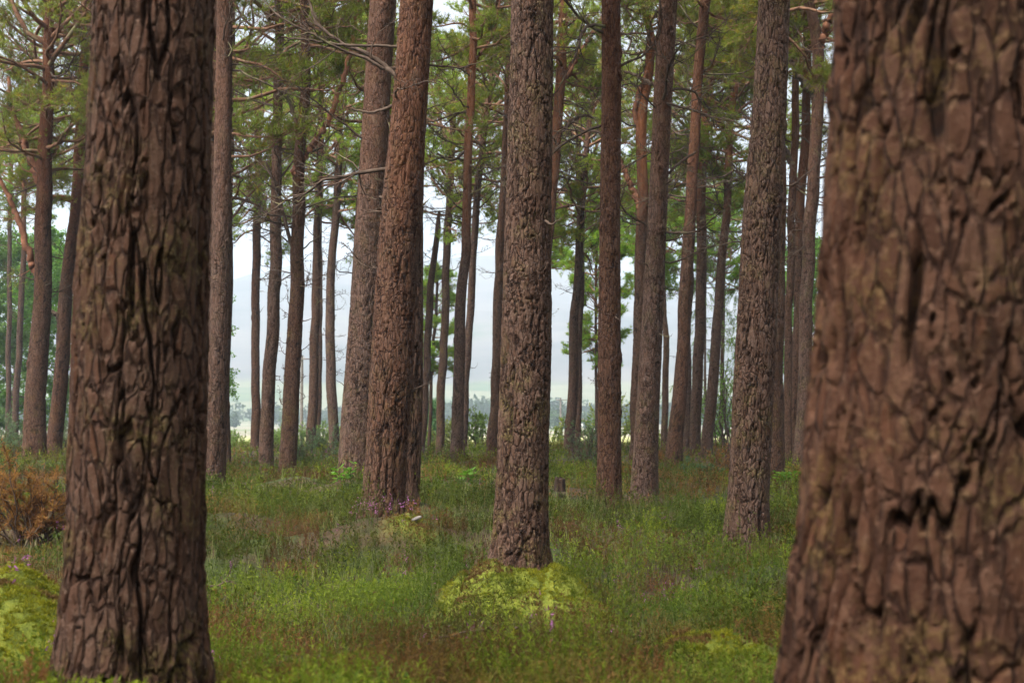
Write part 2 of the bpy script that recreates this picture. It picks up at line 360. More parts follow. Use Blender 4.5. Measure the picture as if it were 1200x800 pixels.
for t in TREES:
    b = unproj(t['pts'][0][0], t['pts'][0][1], t['Y'])
    RX.append(b[0]); RY.append(b[1]); RS.append(SIG.get(t['k'], .9+.03*t['Y']))
    RR.append(b[2]-CAMZ-(0 if t['k'] in 'ABC' else .12))        # the plants hide the last few centimetres of a trunk
RX, RY, RR, RS = map(np.array, (RX, RY, RR, RS))
RR = RR-base_h(RX, RY)
_K = np.exp(-((RX[:, None]-RX[None])**2+(RY[:, None]-RY[None])**2)/(2*RS[None]**2))
RW = np.linalg.solve(_K.T@_K+np.diag(.004+.0006*RY), _K.T@RR)
def ground(x, y):
    """height of the forest floor (world z)"""
    x = np.asarray(x, float); y = np.asarray(y, float); c = np.zeros(x.shape)
    for i in range(len(RX)):
        c += RW[i]*np.exp(-np.minimum(((x-RX[i])**2+(y-RY[i])**2)/(2*RS[i]**2), 40))
    return CAMZ+base_h(x, y)+np.clip(c, -.7, .7)
def g1(x, y): return float(ground(np.array([x]), np.array([y]))[0])

def floor_at(px, py):
    """the point of the floor seen at a photo pixel"""
    Y = np.arange(3., 70, .05); P = np.array([unproj(px, py, q) for q in Y]); d = P[:, 2]-ground(P[:, 0], P[:, 1])
    i = int(np.argmax(d < 0)) if (d < 0).any() else len(Y)-1
    return P[i]
SPOTS = [(*floor_at(px, py)[:2], w, rx, ry) for px, py, w, rx, ry in
         [(600, 690, 1.0, .75, .6), (25, 725, 1.1, .60, .6), (285, 740, .8, .35, .4), (478, 614, .45, .25, .22), (560, 788, 1.1, .7, .35), (790, 745, .85, .9, .4), (860, 785, 1.05, .5, .35), (700, 796, .9, .5, .3), (950, 628, .7, .5, .5), (410, 792, 1., .5, .3), (650, 770, .6, .6, .3), (330, 800, .7, .4, .3), (950, 640, .3, .4, .4)]]
def moss_mask(x, y):
    n = fbm(x*2.3, y*2.3, 31, 4); n2 = fbm(x*.7, y*.7, 33, 3); m = 0
    for sx, sy, w, rx, ry in SPOTS: m = m+w*np.exp(-((x-sx)/rx)**2-((y-sy)/ry)**2)
    m = m+.35*smooth(.60, .75, n2)*smooth(22, 8, y)
    return np.clip(smooth(.24, .60, m*(.0+1.9*n)), 0, 1)

# ------------------------------------------------------------------ ground sheet
def ground_sheet():
    ys = np.concatenate([np.arange(-26, 2, 2.), np.arange(2, 14, .07), np.arange(14, 30, .16), np.arange(30, 80, .5), np.arange(80, 300, 6), np.arange(300, 1501, 60)])
    u = np.linspace(-1, 1, 231); u = np.sign(u)*np.abs(u)**1.15
    Y = np.repeat(ys[:, None], len(u), 1); X = u[None]*(9+.62*np.maximum(Y, 0))
    Z = ground(X.ravel(), Y.ravel()).reshape(X.shape)
    fine = (fbm(X*7, Y*7, 9, 3)-.5)*.05*smooth(30, 12, Y)
    mo = moss_mask(X.ravel(), Y.ravel()).reshape(X.shape)*smooth(40, 25, Y)
    lump = np.abs(fbm(X*5, Y*5, 19, 3)-.5)*.26*mo
    Z = Z+fine+lump
    n, m = X.shape; I = np.arange(n*m).reshape(n, m)
    q = np.stack([I[:-1, :-1], I[:-1, 1:], I[1:, 1:], I[1:, :-1]], -1).reshape(-1, 4)
    me = mesh('ground', np.stack([X, Y, Z], -1).reshape(-1, 3), [q], dict(moss=mo.ravel()), True)
    m_, nt, out = newmat('forest_floor'); N = NT(nt)
    geo = N.n('NewGeometry'); pos = geo.outputs['Position']
    n1 = N.noise(pos, 1.1, 6); n2 = N.noise(pos, 14, 5, .7); n3 = N.noise(pos, 60, 4, .7)
    litter = N.ramp(n2, [(.25, (.018, .013, .008)), (.5, (.042, .026, .014)), (.75, (.068, .042, .022))])
    greenf = N.ramp(n2, [(.3, (.014, .020, .006)), (.7, (.040, .048, .010))])
    c = N.mix(N.val(n1, .40, .58), litter, greenf)
    mossc = N.ramp(n2, [(.25, (.035, .042, .007)), (.5, (.085, .098, .010)), (.8, (.14, .13, .018))])
    c = N.mix(N.attr('moss').outputs['Fac'], c, mossc)
    sep = N.n('SeparateXYZ'); N.l(pos, sep.inputs[0]); yv = sep.outputs['Y']
    fld = N.ramp(N.noise(N.scalevec(pos, .4, 1, 1), .05, 4), [(.35, (.17, .18, .055)), (.6, (.27, .25, .11))])
    c = N.mix(N.val(yv, 62, 82), c, fld)
    far = N.ramp(N.noise(N.scalevec(pos, .25, 1, 1), .012, 3), [(.38, (.10, .12, .05)), (.46, (.155, .14, .10)), (.62, (.19, .16, .12)), (.7, (.09, .12, .05))])
    c = N.mix(N.val(yv, 240, 330), c, far)
    b = N.n('BsdfPrincipled'); N.l(c, b.inputs['Base Color']); b.inputs['Roughness'].default_value = .95
    b.inputs['Specular IOR Level'].default_value = .15
    bp = N.n('Bump'); bp.inputs['Strength'].default_value = .8; bp.inputs['Distance'].default_value = .02
    N.l(N.math('ADD', n2, n3), bp.inputs['Height']); N.l(bp.outputs[0], b.inputs['Normal'])
    N.l(b.outputs[0], out.inputs[0])
    tag(obj('ground', me, m_), 'heathery forest floor running out to pale fields', None, None, 'structure')
ground_sheet()

def hills():
    xs = np.linspace(-2200, 2200, 150); ys = np.linspace(960, 3700, 130)
    X, Y = np.meshgrid(xs, ys)
    ridge = np.interp(X, [-2200, -1000, -620, -455, -290, 83, 345, 700, 1300, 2200], [170, 190, 205, 236, 262, 246, 214, 170, 150, 130])
    t = (Y-1000)/1300
    Z = ridge*np.where(t < 1, np.clip(t, 0, 1)**1.35, np.clip(1-(t-1)*.35, .4, 1))
    Z = Z+(fbm(X*.004, Y*.004, 3, 4)-.5)*60*np.clip(t, 0, 1)-5*(t < 0)+(fbm(X*.02, Y*.02, 8, 3)-.5)*9*np.clip(t*2, 0, 1)
    Z = Z+CAMZ-4.9
    n, m = X.shape; I = np.arange(n*m).reshape(n, m)
    q = np.stack([I[:-1, :-1], I[:-1, 1:], I[1:, 1:], I[1:, :-1]], -1).reshape(-1, 4)
    m_, nt, out = newmat('moorland'); N = NT(nt)
    pos = N.n('NewGeometry').outputs['Position']
    sep = N.n('SeparateXYZ'); N.l(pos, sep.inputs[0])
    st = N.scalevec(pos, .6, 1, 1)
    moor = N.ramp(N.noise(st, .006, 5, .65), [(.35, (.040, .045, .036)), (.5, (.075, .070, .062)), (.62, (.105, .092, .075)), (.7, (.055, .066, .038))])
    field = N.ramp(N.noise(N.scalevec(pos, .5, 1, 1), .009, 2), [(.40, (.095, .108, .050)), (.52, (.125, .122, .070)), (.60, (.05, .075, .03)), (.68, (.13, .14, .055))])
    z = N.math('ADD', sep.outputs['Z'], N.math('MULTIPLY', N.noise(pos, .005, 3), 36))
    c = N.mix(N.val(z, 50, 56), field, moor)
    b = N.n('BsdfDiffuse'); N.l(c, b.inputs['Color']); N.l(b.outputs[0], out.inputs[0])
    tag(obj('hills', mesh('hills', np.stack([X, Y, Z], -1).reshape(-1, 3), [q], None, True), m_), 'broad moorland hill fading into pale haze', None, None, 'structure')
hills()

# ------------------------------------------------------------------ bark and trunks
def barkfield(u, v, circ, cw, ch, seed):
    nx = max(4, int(round(circ/cw)))
    w1 = (fbm(u/circ*6+3, v*2.2/ch*.16, seed+1, 2)-.5); w2 = fbm(u*9, v*9*.5, seed+2, 3)-.5
    x = u/circ*nx+w1*2.1+w2*1.1; y = v/ch+1.6*(fbm(u*7, v*4, seed+3, 2)-.5)
    ix = np.floor(x); iy = np.floor(y)
    f1 = np.full(x.shape, 9.); f2 = np.full(x.shape, 9.); idv = np.zeros(x.shape)
    for dx in (-1, 0, 1):
        for dy in (-1, 0, 1):
            jx = ix+dx; jy = iy+dy; wx = np.mod(jx, nx)
            cx = jx+.12+.76*hsh(wx, jy, seed+11); cy = jy+.1+.8*hsh(wx, jy, seed+12)
            d = np.sqrt((x-cx)**2+((y-cy)*.8)**2)
            idh = hsh(wx, jy, seed+13)
            cl = d < f1
            f2 = np.where(cl, f1, np.minimum(f2, d)); idv = np.where(cl, idh, idv); f1 = np.where(cl, d, f1)
    return f2-f1, idv
def trunk(t):
    Y = t['Y']; pts = t['pts']
    P = [unproj(a, b, Y) for a, b, c in pts]; R = [scale_at(b, Y)*c/2 for a, b, c in pts]
    x = [p[0] for p in P]; z = [p[2] for p in P]; y = [Y]*len(P)
    gz = g1(x[0], Y)
    t['base'] = (x[0], Y, gz)
    top = z[-1]
    if t['H'] > 0 and gz+t['H'] > top+.5:
        zt = gz+t['H']; dx = (x[-1]-x[-2])/(z[-1]-z[-2]); nst = 4
        for i in range(1, nst+1):
            f = i/nst; x.append(x[-1]+dx*(zt-top)/nst*(.8**i)); z.append(top+(zt-top)*f); y.append(Y)
            R.append(R[len(P)-1]*(1-f)**.75+.02)
    x = np.array(x); z = np.array(z); R = np.array(R)
    if z[0] > gz-.25: x = np.r_[x[0]-(x[1]-x[0])*.1, x]; z = np.r_[gz-.3, z]; R = np.r_[R[0]*1.04, R]
    o_ = np.argsort(z); x, z, R = x[o_], z[o_], R[o_]
    # smooth interpolation (monotone resample then blur)
    zf = np.linspace(z[0], z[-1], 240); ker = np.hanning(17); ker /= ker.sum()
    def sm(a):
        q = np.interp(zf, z, a); e = np.r_[2*q[0]-q[8:0:-1], q, 2*q[-1]-q[-2:-10:-1]]
        return np.convolve(e, ker, 'valid')
    xf, rf = sm(x), np.maximum(sm(R), .012)
    wob = (vnoise(zf*.35, zf*0+hash_key(t['k']), 77)-.5)*.12*min(1, Y/30)
    wob -= wob[0]
    if Y > 26: xf = xf+(vnoise(zf*.5+50, zf*0+hash_key(t['k']), 78)-.5)*.075+(vnoise(zf*1.3+9, zf*0+hash_key(t['k']), 79)-.5)*.05
    t['fz'], t['fx'], t['fy'], t['fr'] = zf, xf, Y+wob, rf
    nc, dz = t.get('res', (26, .05)); seed = hash_key(t['k'])
    ztop_vis = unproj(600, -60, Y)[2]
    zz = [z[0]]
    while zz[-1] < z[-1]:
        zz.append(zz[-1]+(dz if zz[-1] < ztop_vis else max(.12, dz)))
    zz = np.array(zz); zz[-1] = z[-1]
    th = np.linspace(0, 2*pi, nc, endpoint=False)+pi/2
    TH, ZZ = np.meshgrid(th, zz)
    r = np.interp(ZZ, zf, rf); cx = np.interp(ZZ, zf, xf); cy = np.interp(ZZ, zf, Y+wob)
    r0 = float(np.interp(gz+1.2, zf, rf)); circ = 2*pi*r0
    cw, ch = t.get('cell', (.035, .10)); dep = t.get('depth', .014)
    U = (TH-pi/2)*r0
    e, pid = barkfield(U, ZZ, circ, cw, ch, seed)
    e2, pid2 = barkfield(U*1.0, ZZ, circ, cw*.45, ch*.35, seed+40)
    og = np.clip(t.get('orange', .15)*smooth(unproj(600, 330, Y)[2], unproj(600, 120, Y)[2], ZZ+1.2*(fbm(TH*1.3, ZZ*.8, seed+5, 3)-.5)*2), 0, 1)
    if t['k'] in 'ABCZ': og = og*0
    fs = .05/cw                                                  # furrows follow the plate size
    f1 = fbm(U*12*fs+.75*(fbm(U*5, ZZ*3.5, seed+21, 2)-.5), ZZ*1.35*(.30/ch)**.5, seed+14, 4); f2 = fbm(U*20*fs+30, ZZ*3.0*(.30/ch)**.5+.6*(fbm(U*9, ZZ*4, seed+22, 2)-.5), seed+17, 4)
    wd = .016+.042*smooth(.3, .7, fbm(U*7, ZZ*2, seed+15, 2))
    fur = np.minimum(smooth(0, 1, np.abs(f1-.5)/wd), .50+.50*smooth(0, 1, np.abs(f2-.5)/(wd*.7)))
    vary = fbm(U*13, ZZ*4.5, seed+18, 3)                        # some cross cracks deep, most healed over
    hgw = 1-(1-smooth(0, 1, e/.16))*smooth(.52, .64, vary)*.8
    hg = np.minimum(fur, hgw)
    hg2 = 1-(1-smooth(0, .10, e2))*smooth(.3, .55, fbm(U*20, ZZ*8, seed+16, 2))
    rag = fbm(U*34, ZZ*26, seed+6, 4)-.5
    step = np.floor(fbm(U*26, ZZ*11, seed+23, 3)*9)/9             # thin scales lying one over the other
    fib = fbm(U*85, ZZ*14, seed+33, 3)-.5
    groove = hg*(.78+.14*pid)+hg*(.12*(pid2-.4)+.10*hg2+.22*(step-.45)+.16*rag+.20*fib)
    groove += .14*(smooth(.35, .6, fbm(U*11, ZZ*2.6, seed+8, 3))-.6)
    de = dep*(1-.75*og)*np.clip(r/r0, .3, 1.1)
    lob = 1+.05*(fbm(np.cos(TH)*1.3+9, np.sin(TH)*1.3+ZZ*.5, seed+7, 2)-.5)*2
    fl = np.exp(-np.maximum(ZZ-gz, -.1)/.16)*(.04+.24*vnoise(np.cos(TH)*1.9+20, np.sin(TH)*1.9+20, seed+9))
    RRR = r*lob*(1+fl)+de*(groove-.85)
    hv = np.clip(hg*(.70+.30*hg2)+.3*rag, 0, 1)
    kr = np.random.default_rng(seed)
    for _ in range(t.get('knots', 9 if Y > 18 else 5)):       # knots and old branch scars
        kt = kr.uniform(pi, 2*pi); kz = kr.uniform(gz+.5, min(ztop_vis, z[-1])); s = kr.uniform(.018, .04)*(1.5 if Y > 18 else 1)
        dd = np.sqrt((((TH-kt+pi) % (2*pi)-pi)*r)**2+((ZZ-kz)*.8)**2)
        RRR = RRR+s*.75*np.exp(-(dd/s)**2)-s*.9*np.exp(-(dd/(s*.4))**2)
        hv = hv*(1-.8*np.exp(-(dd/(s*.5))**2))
    b = np.array(t['base'])
    V = np.stack([cx+RRR*np.cos(TH), cy+RRR*np.sin(TH), ZZ], -1).reshape(-1, 3)-b
    n, m = TH.shape; I = np.arange(n*m).reshape(n, m)
    a = I[:-1]; bb = np.roll(a, -1, 1); c = I[1:]; d = np.roll(c, -1, 1)
    q = np.stack([a, bb, d, c], -1).reshape(-1, 4)
    cap = I[-1][None]
    polys = [q, cap]
    li = t.get('lichen', .35)*(.55+.75*np.exp(-np.maximum(ZZ-gz, 0)/1.3))
    pl = np.clip(pid*.7+.3*pid2-(.35 if t.get('dark') else t.get('dk', 0))+(.3 if t.get('pale') else 0), 0, 1)
    tn = np.clip({'U': .05, 'CC': .1, 'E': .3, 'C': .45, 'Z': .35, 'T': .8, 'D': .72, 'A': .62, 'B': .95}.get(t['k'], np.random.default_rng(seed+5).uniform(.0, .8))+.5*(fbm(TH*.6, ZZ*.7, seed+31, 3)-.5), 0, 1)
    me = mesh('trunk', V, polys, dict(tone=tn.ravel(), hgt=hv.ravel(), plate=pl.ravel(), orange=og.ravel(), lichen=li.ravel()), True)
    return me
def hash_key(k): return sum((i+3)*ord(c) for i, c in enumerate(k))*7 % 997

# ------------------------------------------------------------------ branches and crowns
def paths(O, D, L, k, wander, lift):
    """(n,3) origins and directions -> wandering paths (n,k,3)"""
    n = len(O); P = np.zeros((n, k, 3)); P[:, 0] = O; d = norm(D)
    for i in range(1, k):
        d = norm(d+rng.normal(size=(n, 3))*wander+np.array([0, 0, 1.])*np.asarray(lift).reshape(-1, 1))
        P[:, i] = P[:, i-1]+d*(L/(k-1))[:, None]
    return P
def along(P, s):
    """points and tangents at parameter s of each path; P (n,k,3), s (n,m)"""
    n, k, _ = P.shape; f = s*(k-1); i = np.minimum(f.astype(int), k-2); w = (f-i)[..., None]
    r = np.arange(n)[:, None]
    a = P[r, i]; b = P[r, i+1]
    return a*(1-w)+b*w, norm(b-a)
def rotz(v, a):
    c, s = np.cos(a), np.sin(a)
    return np.stack([v[..., 0]*c-v[..., 1]*s, v[..., 0]*s+v[..., 1]*c, v[..., 2]], -1)

FOL = dict(mid=((.076, .098, .014), (.150, .165, .030)), dark=((.068, .082, .014), (.135, .140, .030)), far=((.092, .142, .016), (.170, .215, .034)),
           young=((.088, .160, .018), (.155, .230, .036)))
def needle_tufts(mb, O, D, size, nb, pal, width, jit=1.):
    n = len(O)
    ca, cb = np.array(FOL[pal][0]), np.array(FOL[pal][1])
    tint = np.clip(rng.random((n, 1))*.7+.5*rng.random(), 0, 1)
    c = ca+(cb-ca)*tint
    olive = (rng.random((n, 1)) < .10)
    c = np.where(olive, c*np.array([1.5, 1.05, .8]), c)
    DD = norm(np.repeat(D, nb, 0)*.75+unit(n*nb)*jit+np.array([0, 0, .28]))
    L = np.repeat(size, nb)*rng.uniform(.7, 1.25, n*nb)
    V, T = blades(np.repeat(O, nb, 0)+rng.normal(size=(n*nb, 3))*.012, DD, L, np.full(n*nb, width)*rng.uniform(.7, 1.3, n*nb))
    mb.add(V, [T], col=np.repeat(np.repeat(c, nb, 0)*rng.uniform(.8, 1.2, (n*nb, 1)), 3, 0))
def make_crown(t, base):
    cpy, Rc, nl = t['crown']; Y = t['Y']; nl = int(nl*1.32)
    zf, xf, yf, rf = t['fz'], t['fx'], t['fy'], t['fr']
    zc0 = unproj(600, cpy, Y)[2]; zt = zf[-1]-.1
    u = (np.arange(nl)+rng.random(nl))/nl
    z = zc0+(zt-zc0)*u**1.05
    tt = (z-zc0)/(zt-zc0)
    phi = np.arange(nl)*2.4+rng.normal(size=nl)*.5
    L = Rc*(.62+.55*np.sin(np.clip(tt, 0, 1)*pi*.75))*np.clip(1.25*(1-tt**3), .3, 1)*rng.uniform(.5, 1.2, nl)+.25
    el = np.radians(-8+58*tt+rng.normal(size=nl)*13)
    O = np.stack([np.interp(z, zf, xf), np.interp(z, zf, yf), z], -1)
    D = np.stack([np.cos(phi)*np.cos(el), np.sin(phi)*np.cos(el), np.sin(el)], -1)
    P = paths(O, D, L, 9, .2, .045)
    r0 = np.minimum(.010+.013*L, np.interp(z, zf, rf)*.6)
    R = r0[:, None]*(1-np.linspace(0, 1, 9))**.8+.005
    wood = MB(); V, q = tubes(P, R, 5); wood.add(V-base, [q])
    ms = 13
    s = np.sort(rng.uniform(.22, 1, (nl, ms)), 1); o2, t2 = along(P, s)
    sg = np.where(np.arange(ms) % 2, 1, -1)[None]*rng.uniform(.5, 1.25, (nl, ms))
    d2 = rotz(t2, sg); d2[..., 2] = d2[..., 2]*.5+rng.uniform(-.12, .38, (nl, ms)); d2 = norm(d2)
    l2 = (L[:, None]*(.16+.34*(1.1-s))*rng.uniform(.6, 1.35, (nl, ms))).ravel()
    P2 = paths(o2.reshape(-1, 3), d2.reshape(-1, 3), l2, 5, .22, .07)
    R2 = np.linspace(1, .25, 5)[None]*(.004+.006*np.minimum(l2, 1.2))[:, None]
    V, q = tubes(P2, R2, 3); wood.add(V-base, [q])
    n2 = len(P2); mt = 9
    s3 = rng.uniform(.25, 1, (n2, mt)); s3[:, -1] = 1; o3, t3 = along(P2, s3)
    d3 = norm(t3+rng.normal(size=t3.shape)*.6+np.array([0, 0, .35])); l3 = rng.uniform(.1, .28, n2*mt)
    P3 = paths(o3.reshape(-1, 3), d3.reshape(-1, 3), l3, 3, .2, .1)
    V, q = tubes(P3, np.full((len(P3), 3), .0032), 3)
    wood.add(V-base, [q])
    # needle tufts near the twig ends
    O4 = np.concatenate([P3[:, 2], P3[:, 1]]); D4 = norm(np.concatenate([P3[:, 2]-P3[:, 1], P3[:, 1]-P3[:, 0]]))
    px, py = proj(O4)
    inside = (px > -90) & (px < 1290) & (py > -70)
    lf = np.repeat((rng.random(n2) < .74) & (s.ravel() > .33), mt); lf = np.concatenate([lf, lf])
    keep = lf & (rng.random(len(O4)) < np.where(inside, .95, .35))
    O4, D4, inside = O4[keep], D4[keep], inside[keep]
    pal = t.get('fol', 'far' if Y > 46 else ('mid' if Y > 34 else 'dark'))
    fol = MB()
    wd = .0055+.00022*Y
    for sel, k, nb, w in ((inside, 1., 13, wd), (~inside, 1.9, 6, wd*2)):
        if sel.any(): needle_tufts(fol, O4[sel]-base, D4[sel], np.full(sel.sum(), .120*k), nb, pal, w)
    return fol.build('crown'), wood.build('branchwork', True)
def bare_branch(O, D, L, base, r0=None, twigs=6):
    """one dead branch with its own twigs"""
    mb = MB(); r0 = r0 or .006+.009*L
    P = paths(O[None], D[None], np.array([L]), 10, .22, .05)
    R = r0*(1-np.linspace(0, 1, 10)*.85)[None]
    V, q = tubes(P, R, 5); mb.add(V-base, [q])
    if twigs:
        s = rng.uniform(.15, .97, (1, twigs)); o2, t2 = along(P, s)
        d2 = norm(t2[0]+unit(twigs)*.95); l2 = L*rng.uniform(.15, .5, twigs)*(1.15-s[0])
        P2 = paths(o2[0], d2, l2, 6, .28, .04); V, q = tubes(P2, np.linspace(1, .3, 6)[None]*np.full((twigs, 1), max(.0045, r0*.38)), 4); mb.add(V-base, [q])
        n3 = twigs*3; s3 = rng.uniform(.2, 1, (twigs, 3)); o3, t3 = along(P2, s3)
        P3 = paths(o3.reshape(-1, 3), norm(t3.reshape(-1, 3)+unit(n3)*.9), np.repeat(l2, 3)*rng.uniform(.25, .6, n3), 4, .25, .03)
        V, q = tubes(P3, np.full((n3, 4), .0038), 3); mb.add(V-base, [q])
    return mb.build('bare_branch', True)
def limb(t, wp, root, name='limb', mat=None, twigs=8, fol=None):
    """a big limb traced through waypoints (px,py,width); its depth bows away from the trunk plane"""
    Y = t['Y']; base = np.array(t['base'])
    n = len(wp); dy = np.linspace(0, 1, n)*rng.uniform(-.5, .5)
    P = np.array([unproj(a, b, Y+dy[i]) for i, (a, b, c) in enumerate(wp)]); R = np.array([scale_at(b, Y)*c/2 for a, b, c in wp])
    zz0 = P[0, 2]-R[0]*.5; core = np.array([np.interp(zz0, t['fz'], t['fx']), np.interp(zz0, t['fz'], t['fy']), zz0])   # rooted in the trunk's core
    if np.linalg.norm(core-P[0]) > .02: P = np.r_[core[None], P]; R = np.r_[R[0]*1.15, R]; n += 1
    f = np.linspace(0, n-1, n*5); idx = np.arange(n)
    Q = np.stack([np.interp(f, idx, P[:, j]) for j in range(3)], -1)
    k = np.array([.25, .5, .25])
    for _ in range(3): Q[1:-1] = .25*Q[:-2]+.5*Q[1:-1]+.25*Q[2:]
    Q[1:-1] += rng.normal(size=Q[1:-1].shape)*R.mean()*.22
    RQ = np.interp(f, idx, R)*(1+rng.normal(size=len(f))*.05)
    mb = MB(); V, q = tubes(Q[None], RQ[None], 8); mb.add(V-base, [q])
    L = np.linalg.norm(np.diff(Q, axis=0), axis=1).sum()
    P2 = None
    if twigs:
        s = rng.uniform(.2, 1, (1, twigs)); o2, t2 = along(Q[None], s)
        l2 = L*rng.uniform(.12, .38, twigs)
        P2 = paths(o2[0], norm(t2[0]+unit(twigs)*.9), l2, 6, .25, .05); V, q = tubes(P2, np.linspace(1, .3, 6)[None]*np.full((twigs, 1), max(.006, R.min()*.35)), 4); mb.add(V-base, [q])
        n3 = twigs*4; s3 = rng.uniform(.2, 1, (twigs, 4)); o3, t3 = along(P2, s3)
        P3 = paths(o3.reshape(-1, 3), norm(t3.reshape(-1, 3)+unit(n3)*.9), np.repeat(l2, 4)*rng.uniform(.25, .6, n3), 4, .25, .05)
        V, q = tubes(P3, np.full((n3, 4), .004), 3); mb.add(V-base, [q])
    o = obj(name, mb.build(name, True), mat or M_red, root)
    if fol and twigs:
        E = np.concatenate([P3[:, 3], P3[:, 2], P2[:, 5]]); D = norm(np.concatenate([P3[:, 3]-P3[:, 2], P3[:, 2]-P3[:, 1], P2[:, 5]-P2[:, 4]]))
        fm = MB(); needle_tufts(fm, np.repeat(E, 2, 0)-base+rng.normal(size=(2*len(E), 3))*.06, np.repeat(D, 2, 0), np.full(2*len(E), .11), 9, fol, .0042+.00016*Y)
        obj('needle_spray', fm.build('needle_spray'), M_needle, o)
    return o

LIMBS = dict(
 D=[([(466,90,7),(455,80,6),(438,67,5.5),(424,60,4.8),(405,54,4.2),(388,42,3.6),(372,30,4),(366,14,3.4),(359,-6,3)], M_dead, 8, None),
    ([(463,122,5),(452,128,4),(432,133,3),(413,128,2.5)], M_dead, 5, None),
    ([(404,53,3.5),(380,50,3),(355,46,2.4),(330,44,2)], M_dead, 5, None)],
 I=[([(343,202,9),(354,188,8.5),(366,170,8),(377,156,7.5),(388,134,7),(396,112,6.5),(404,86,6),(411,58,5),(416,30,4),(420,0,3)], M_red, 9, 'dark'),
    ([(346,300,5),(338,275,4.5),(332,250,4),(322,215,3.2),(312,190,2.4)], M_dead, 6, None),
    ([(349,150,6),(342,128,5),(333,104,4),(330,80,3)], M_dead, 6, None)],
 LL1=[([(46,214,11),(40,196,10),(33,178,9),(26,160,8),(18,142,7),(13,118,5.5),(10,90,4.5)], M_red, 9, 'dark'),
      ([(40,320,8),(36,304,8.5),(28,276,8),(19,250,7),(11,232,6),(2,212,5),(-10,196,4)], M_red, 9, 'dark'),
      ([(50,200,7),(60,182,6),(72,165,5),(82,150,4)], M_red, 8, 'dark')],
 LL2=[([(88,238,7),(78,233,6.5),(66,230,5.5),(52,236,4.5),(38,246,3.5)], M_red, 7, 'dark'),
      ([(72,378,6),(66,368,5.5),(60,364,5),(54,370,4)], M_dead, 3, None)],
 O=[([(548,82,6.5),(554,74,6),(560,66,5.5),(570,56,5),(577,44,4.5),(583,22,4),(586,-4,3)], M_red, 8, 'mid'),
    ([(543,178,4),(536,186,3.5),(526,188,3),(512,180,2.4)], M_dead, 6, None)],
 R=[([(652,112,8),(660,96,7.5),(668,80,7),(678,64,6.5),(688,50,6),(697,36,5),(706,18,4)], M_red, 8, 'mid'),
    ([(648,168,6),(658,154,5.5),(670,142,5),(684,134,4),(696,138,3)], M_dead, 8, None)],
 V=[([(748,150,7),(744,134,6),(746,118,5.5),(752,100,5),(757,84,4)], M_red, 5, None),
    ([(750,242,9),(745,228,8),(738,214,7),(731,200,6.5),(727,186,5)], M_red, 6, 'mid')],
 Y=[([(853,158,7),(848,150,6.5),(842,140,6),(837,128,5.5),(834,112,4.5),(830,92,3.5)], M_red, 7, 'mid')],
 CC=[([(959,56,13),(964,44,10),(970,30,9),(976,14,8),(981,-6,7)], M_red, 6, None),
     ([(956,118,9),(950,106,9),(940,92,8),(932,82,7),(926,70,6)], M_dead, 5, None)],
 BB=[([(946,96,14),(941,84,14),(935,70,13.5),(930,58,13),(927,44,11),(928,22,9),(930,-6,8)], M_red, 7, 'mid')],
 U=[([(766,100,5),(756,94,4.5),(744,88,4),(732,84,3)], M_dead, 7, None),
    ([(764,222,5),(772,214,4.5),(786,200,4),(800,188,3.4),(816,178,2.6)], M_dead, 7, None)],
 AA=[([(926,190,8),(920,176,6),(913,165,5),(905,156,4)], M_dead, 5, None)],
)
shared = {}
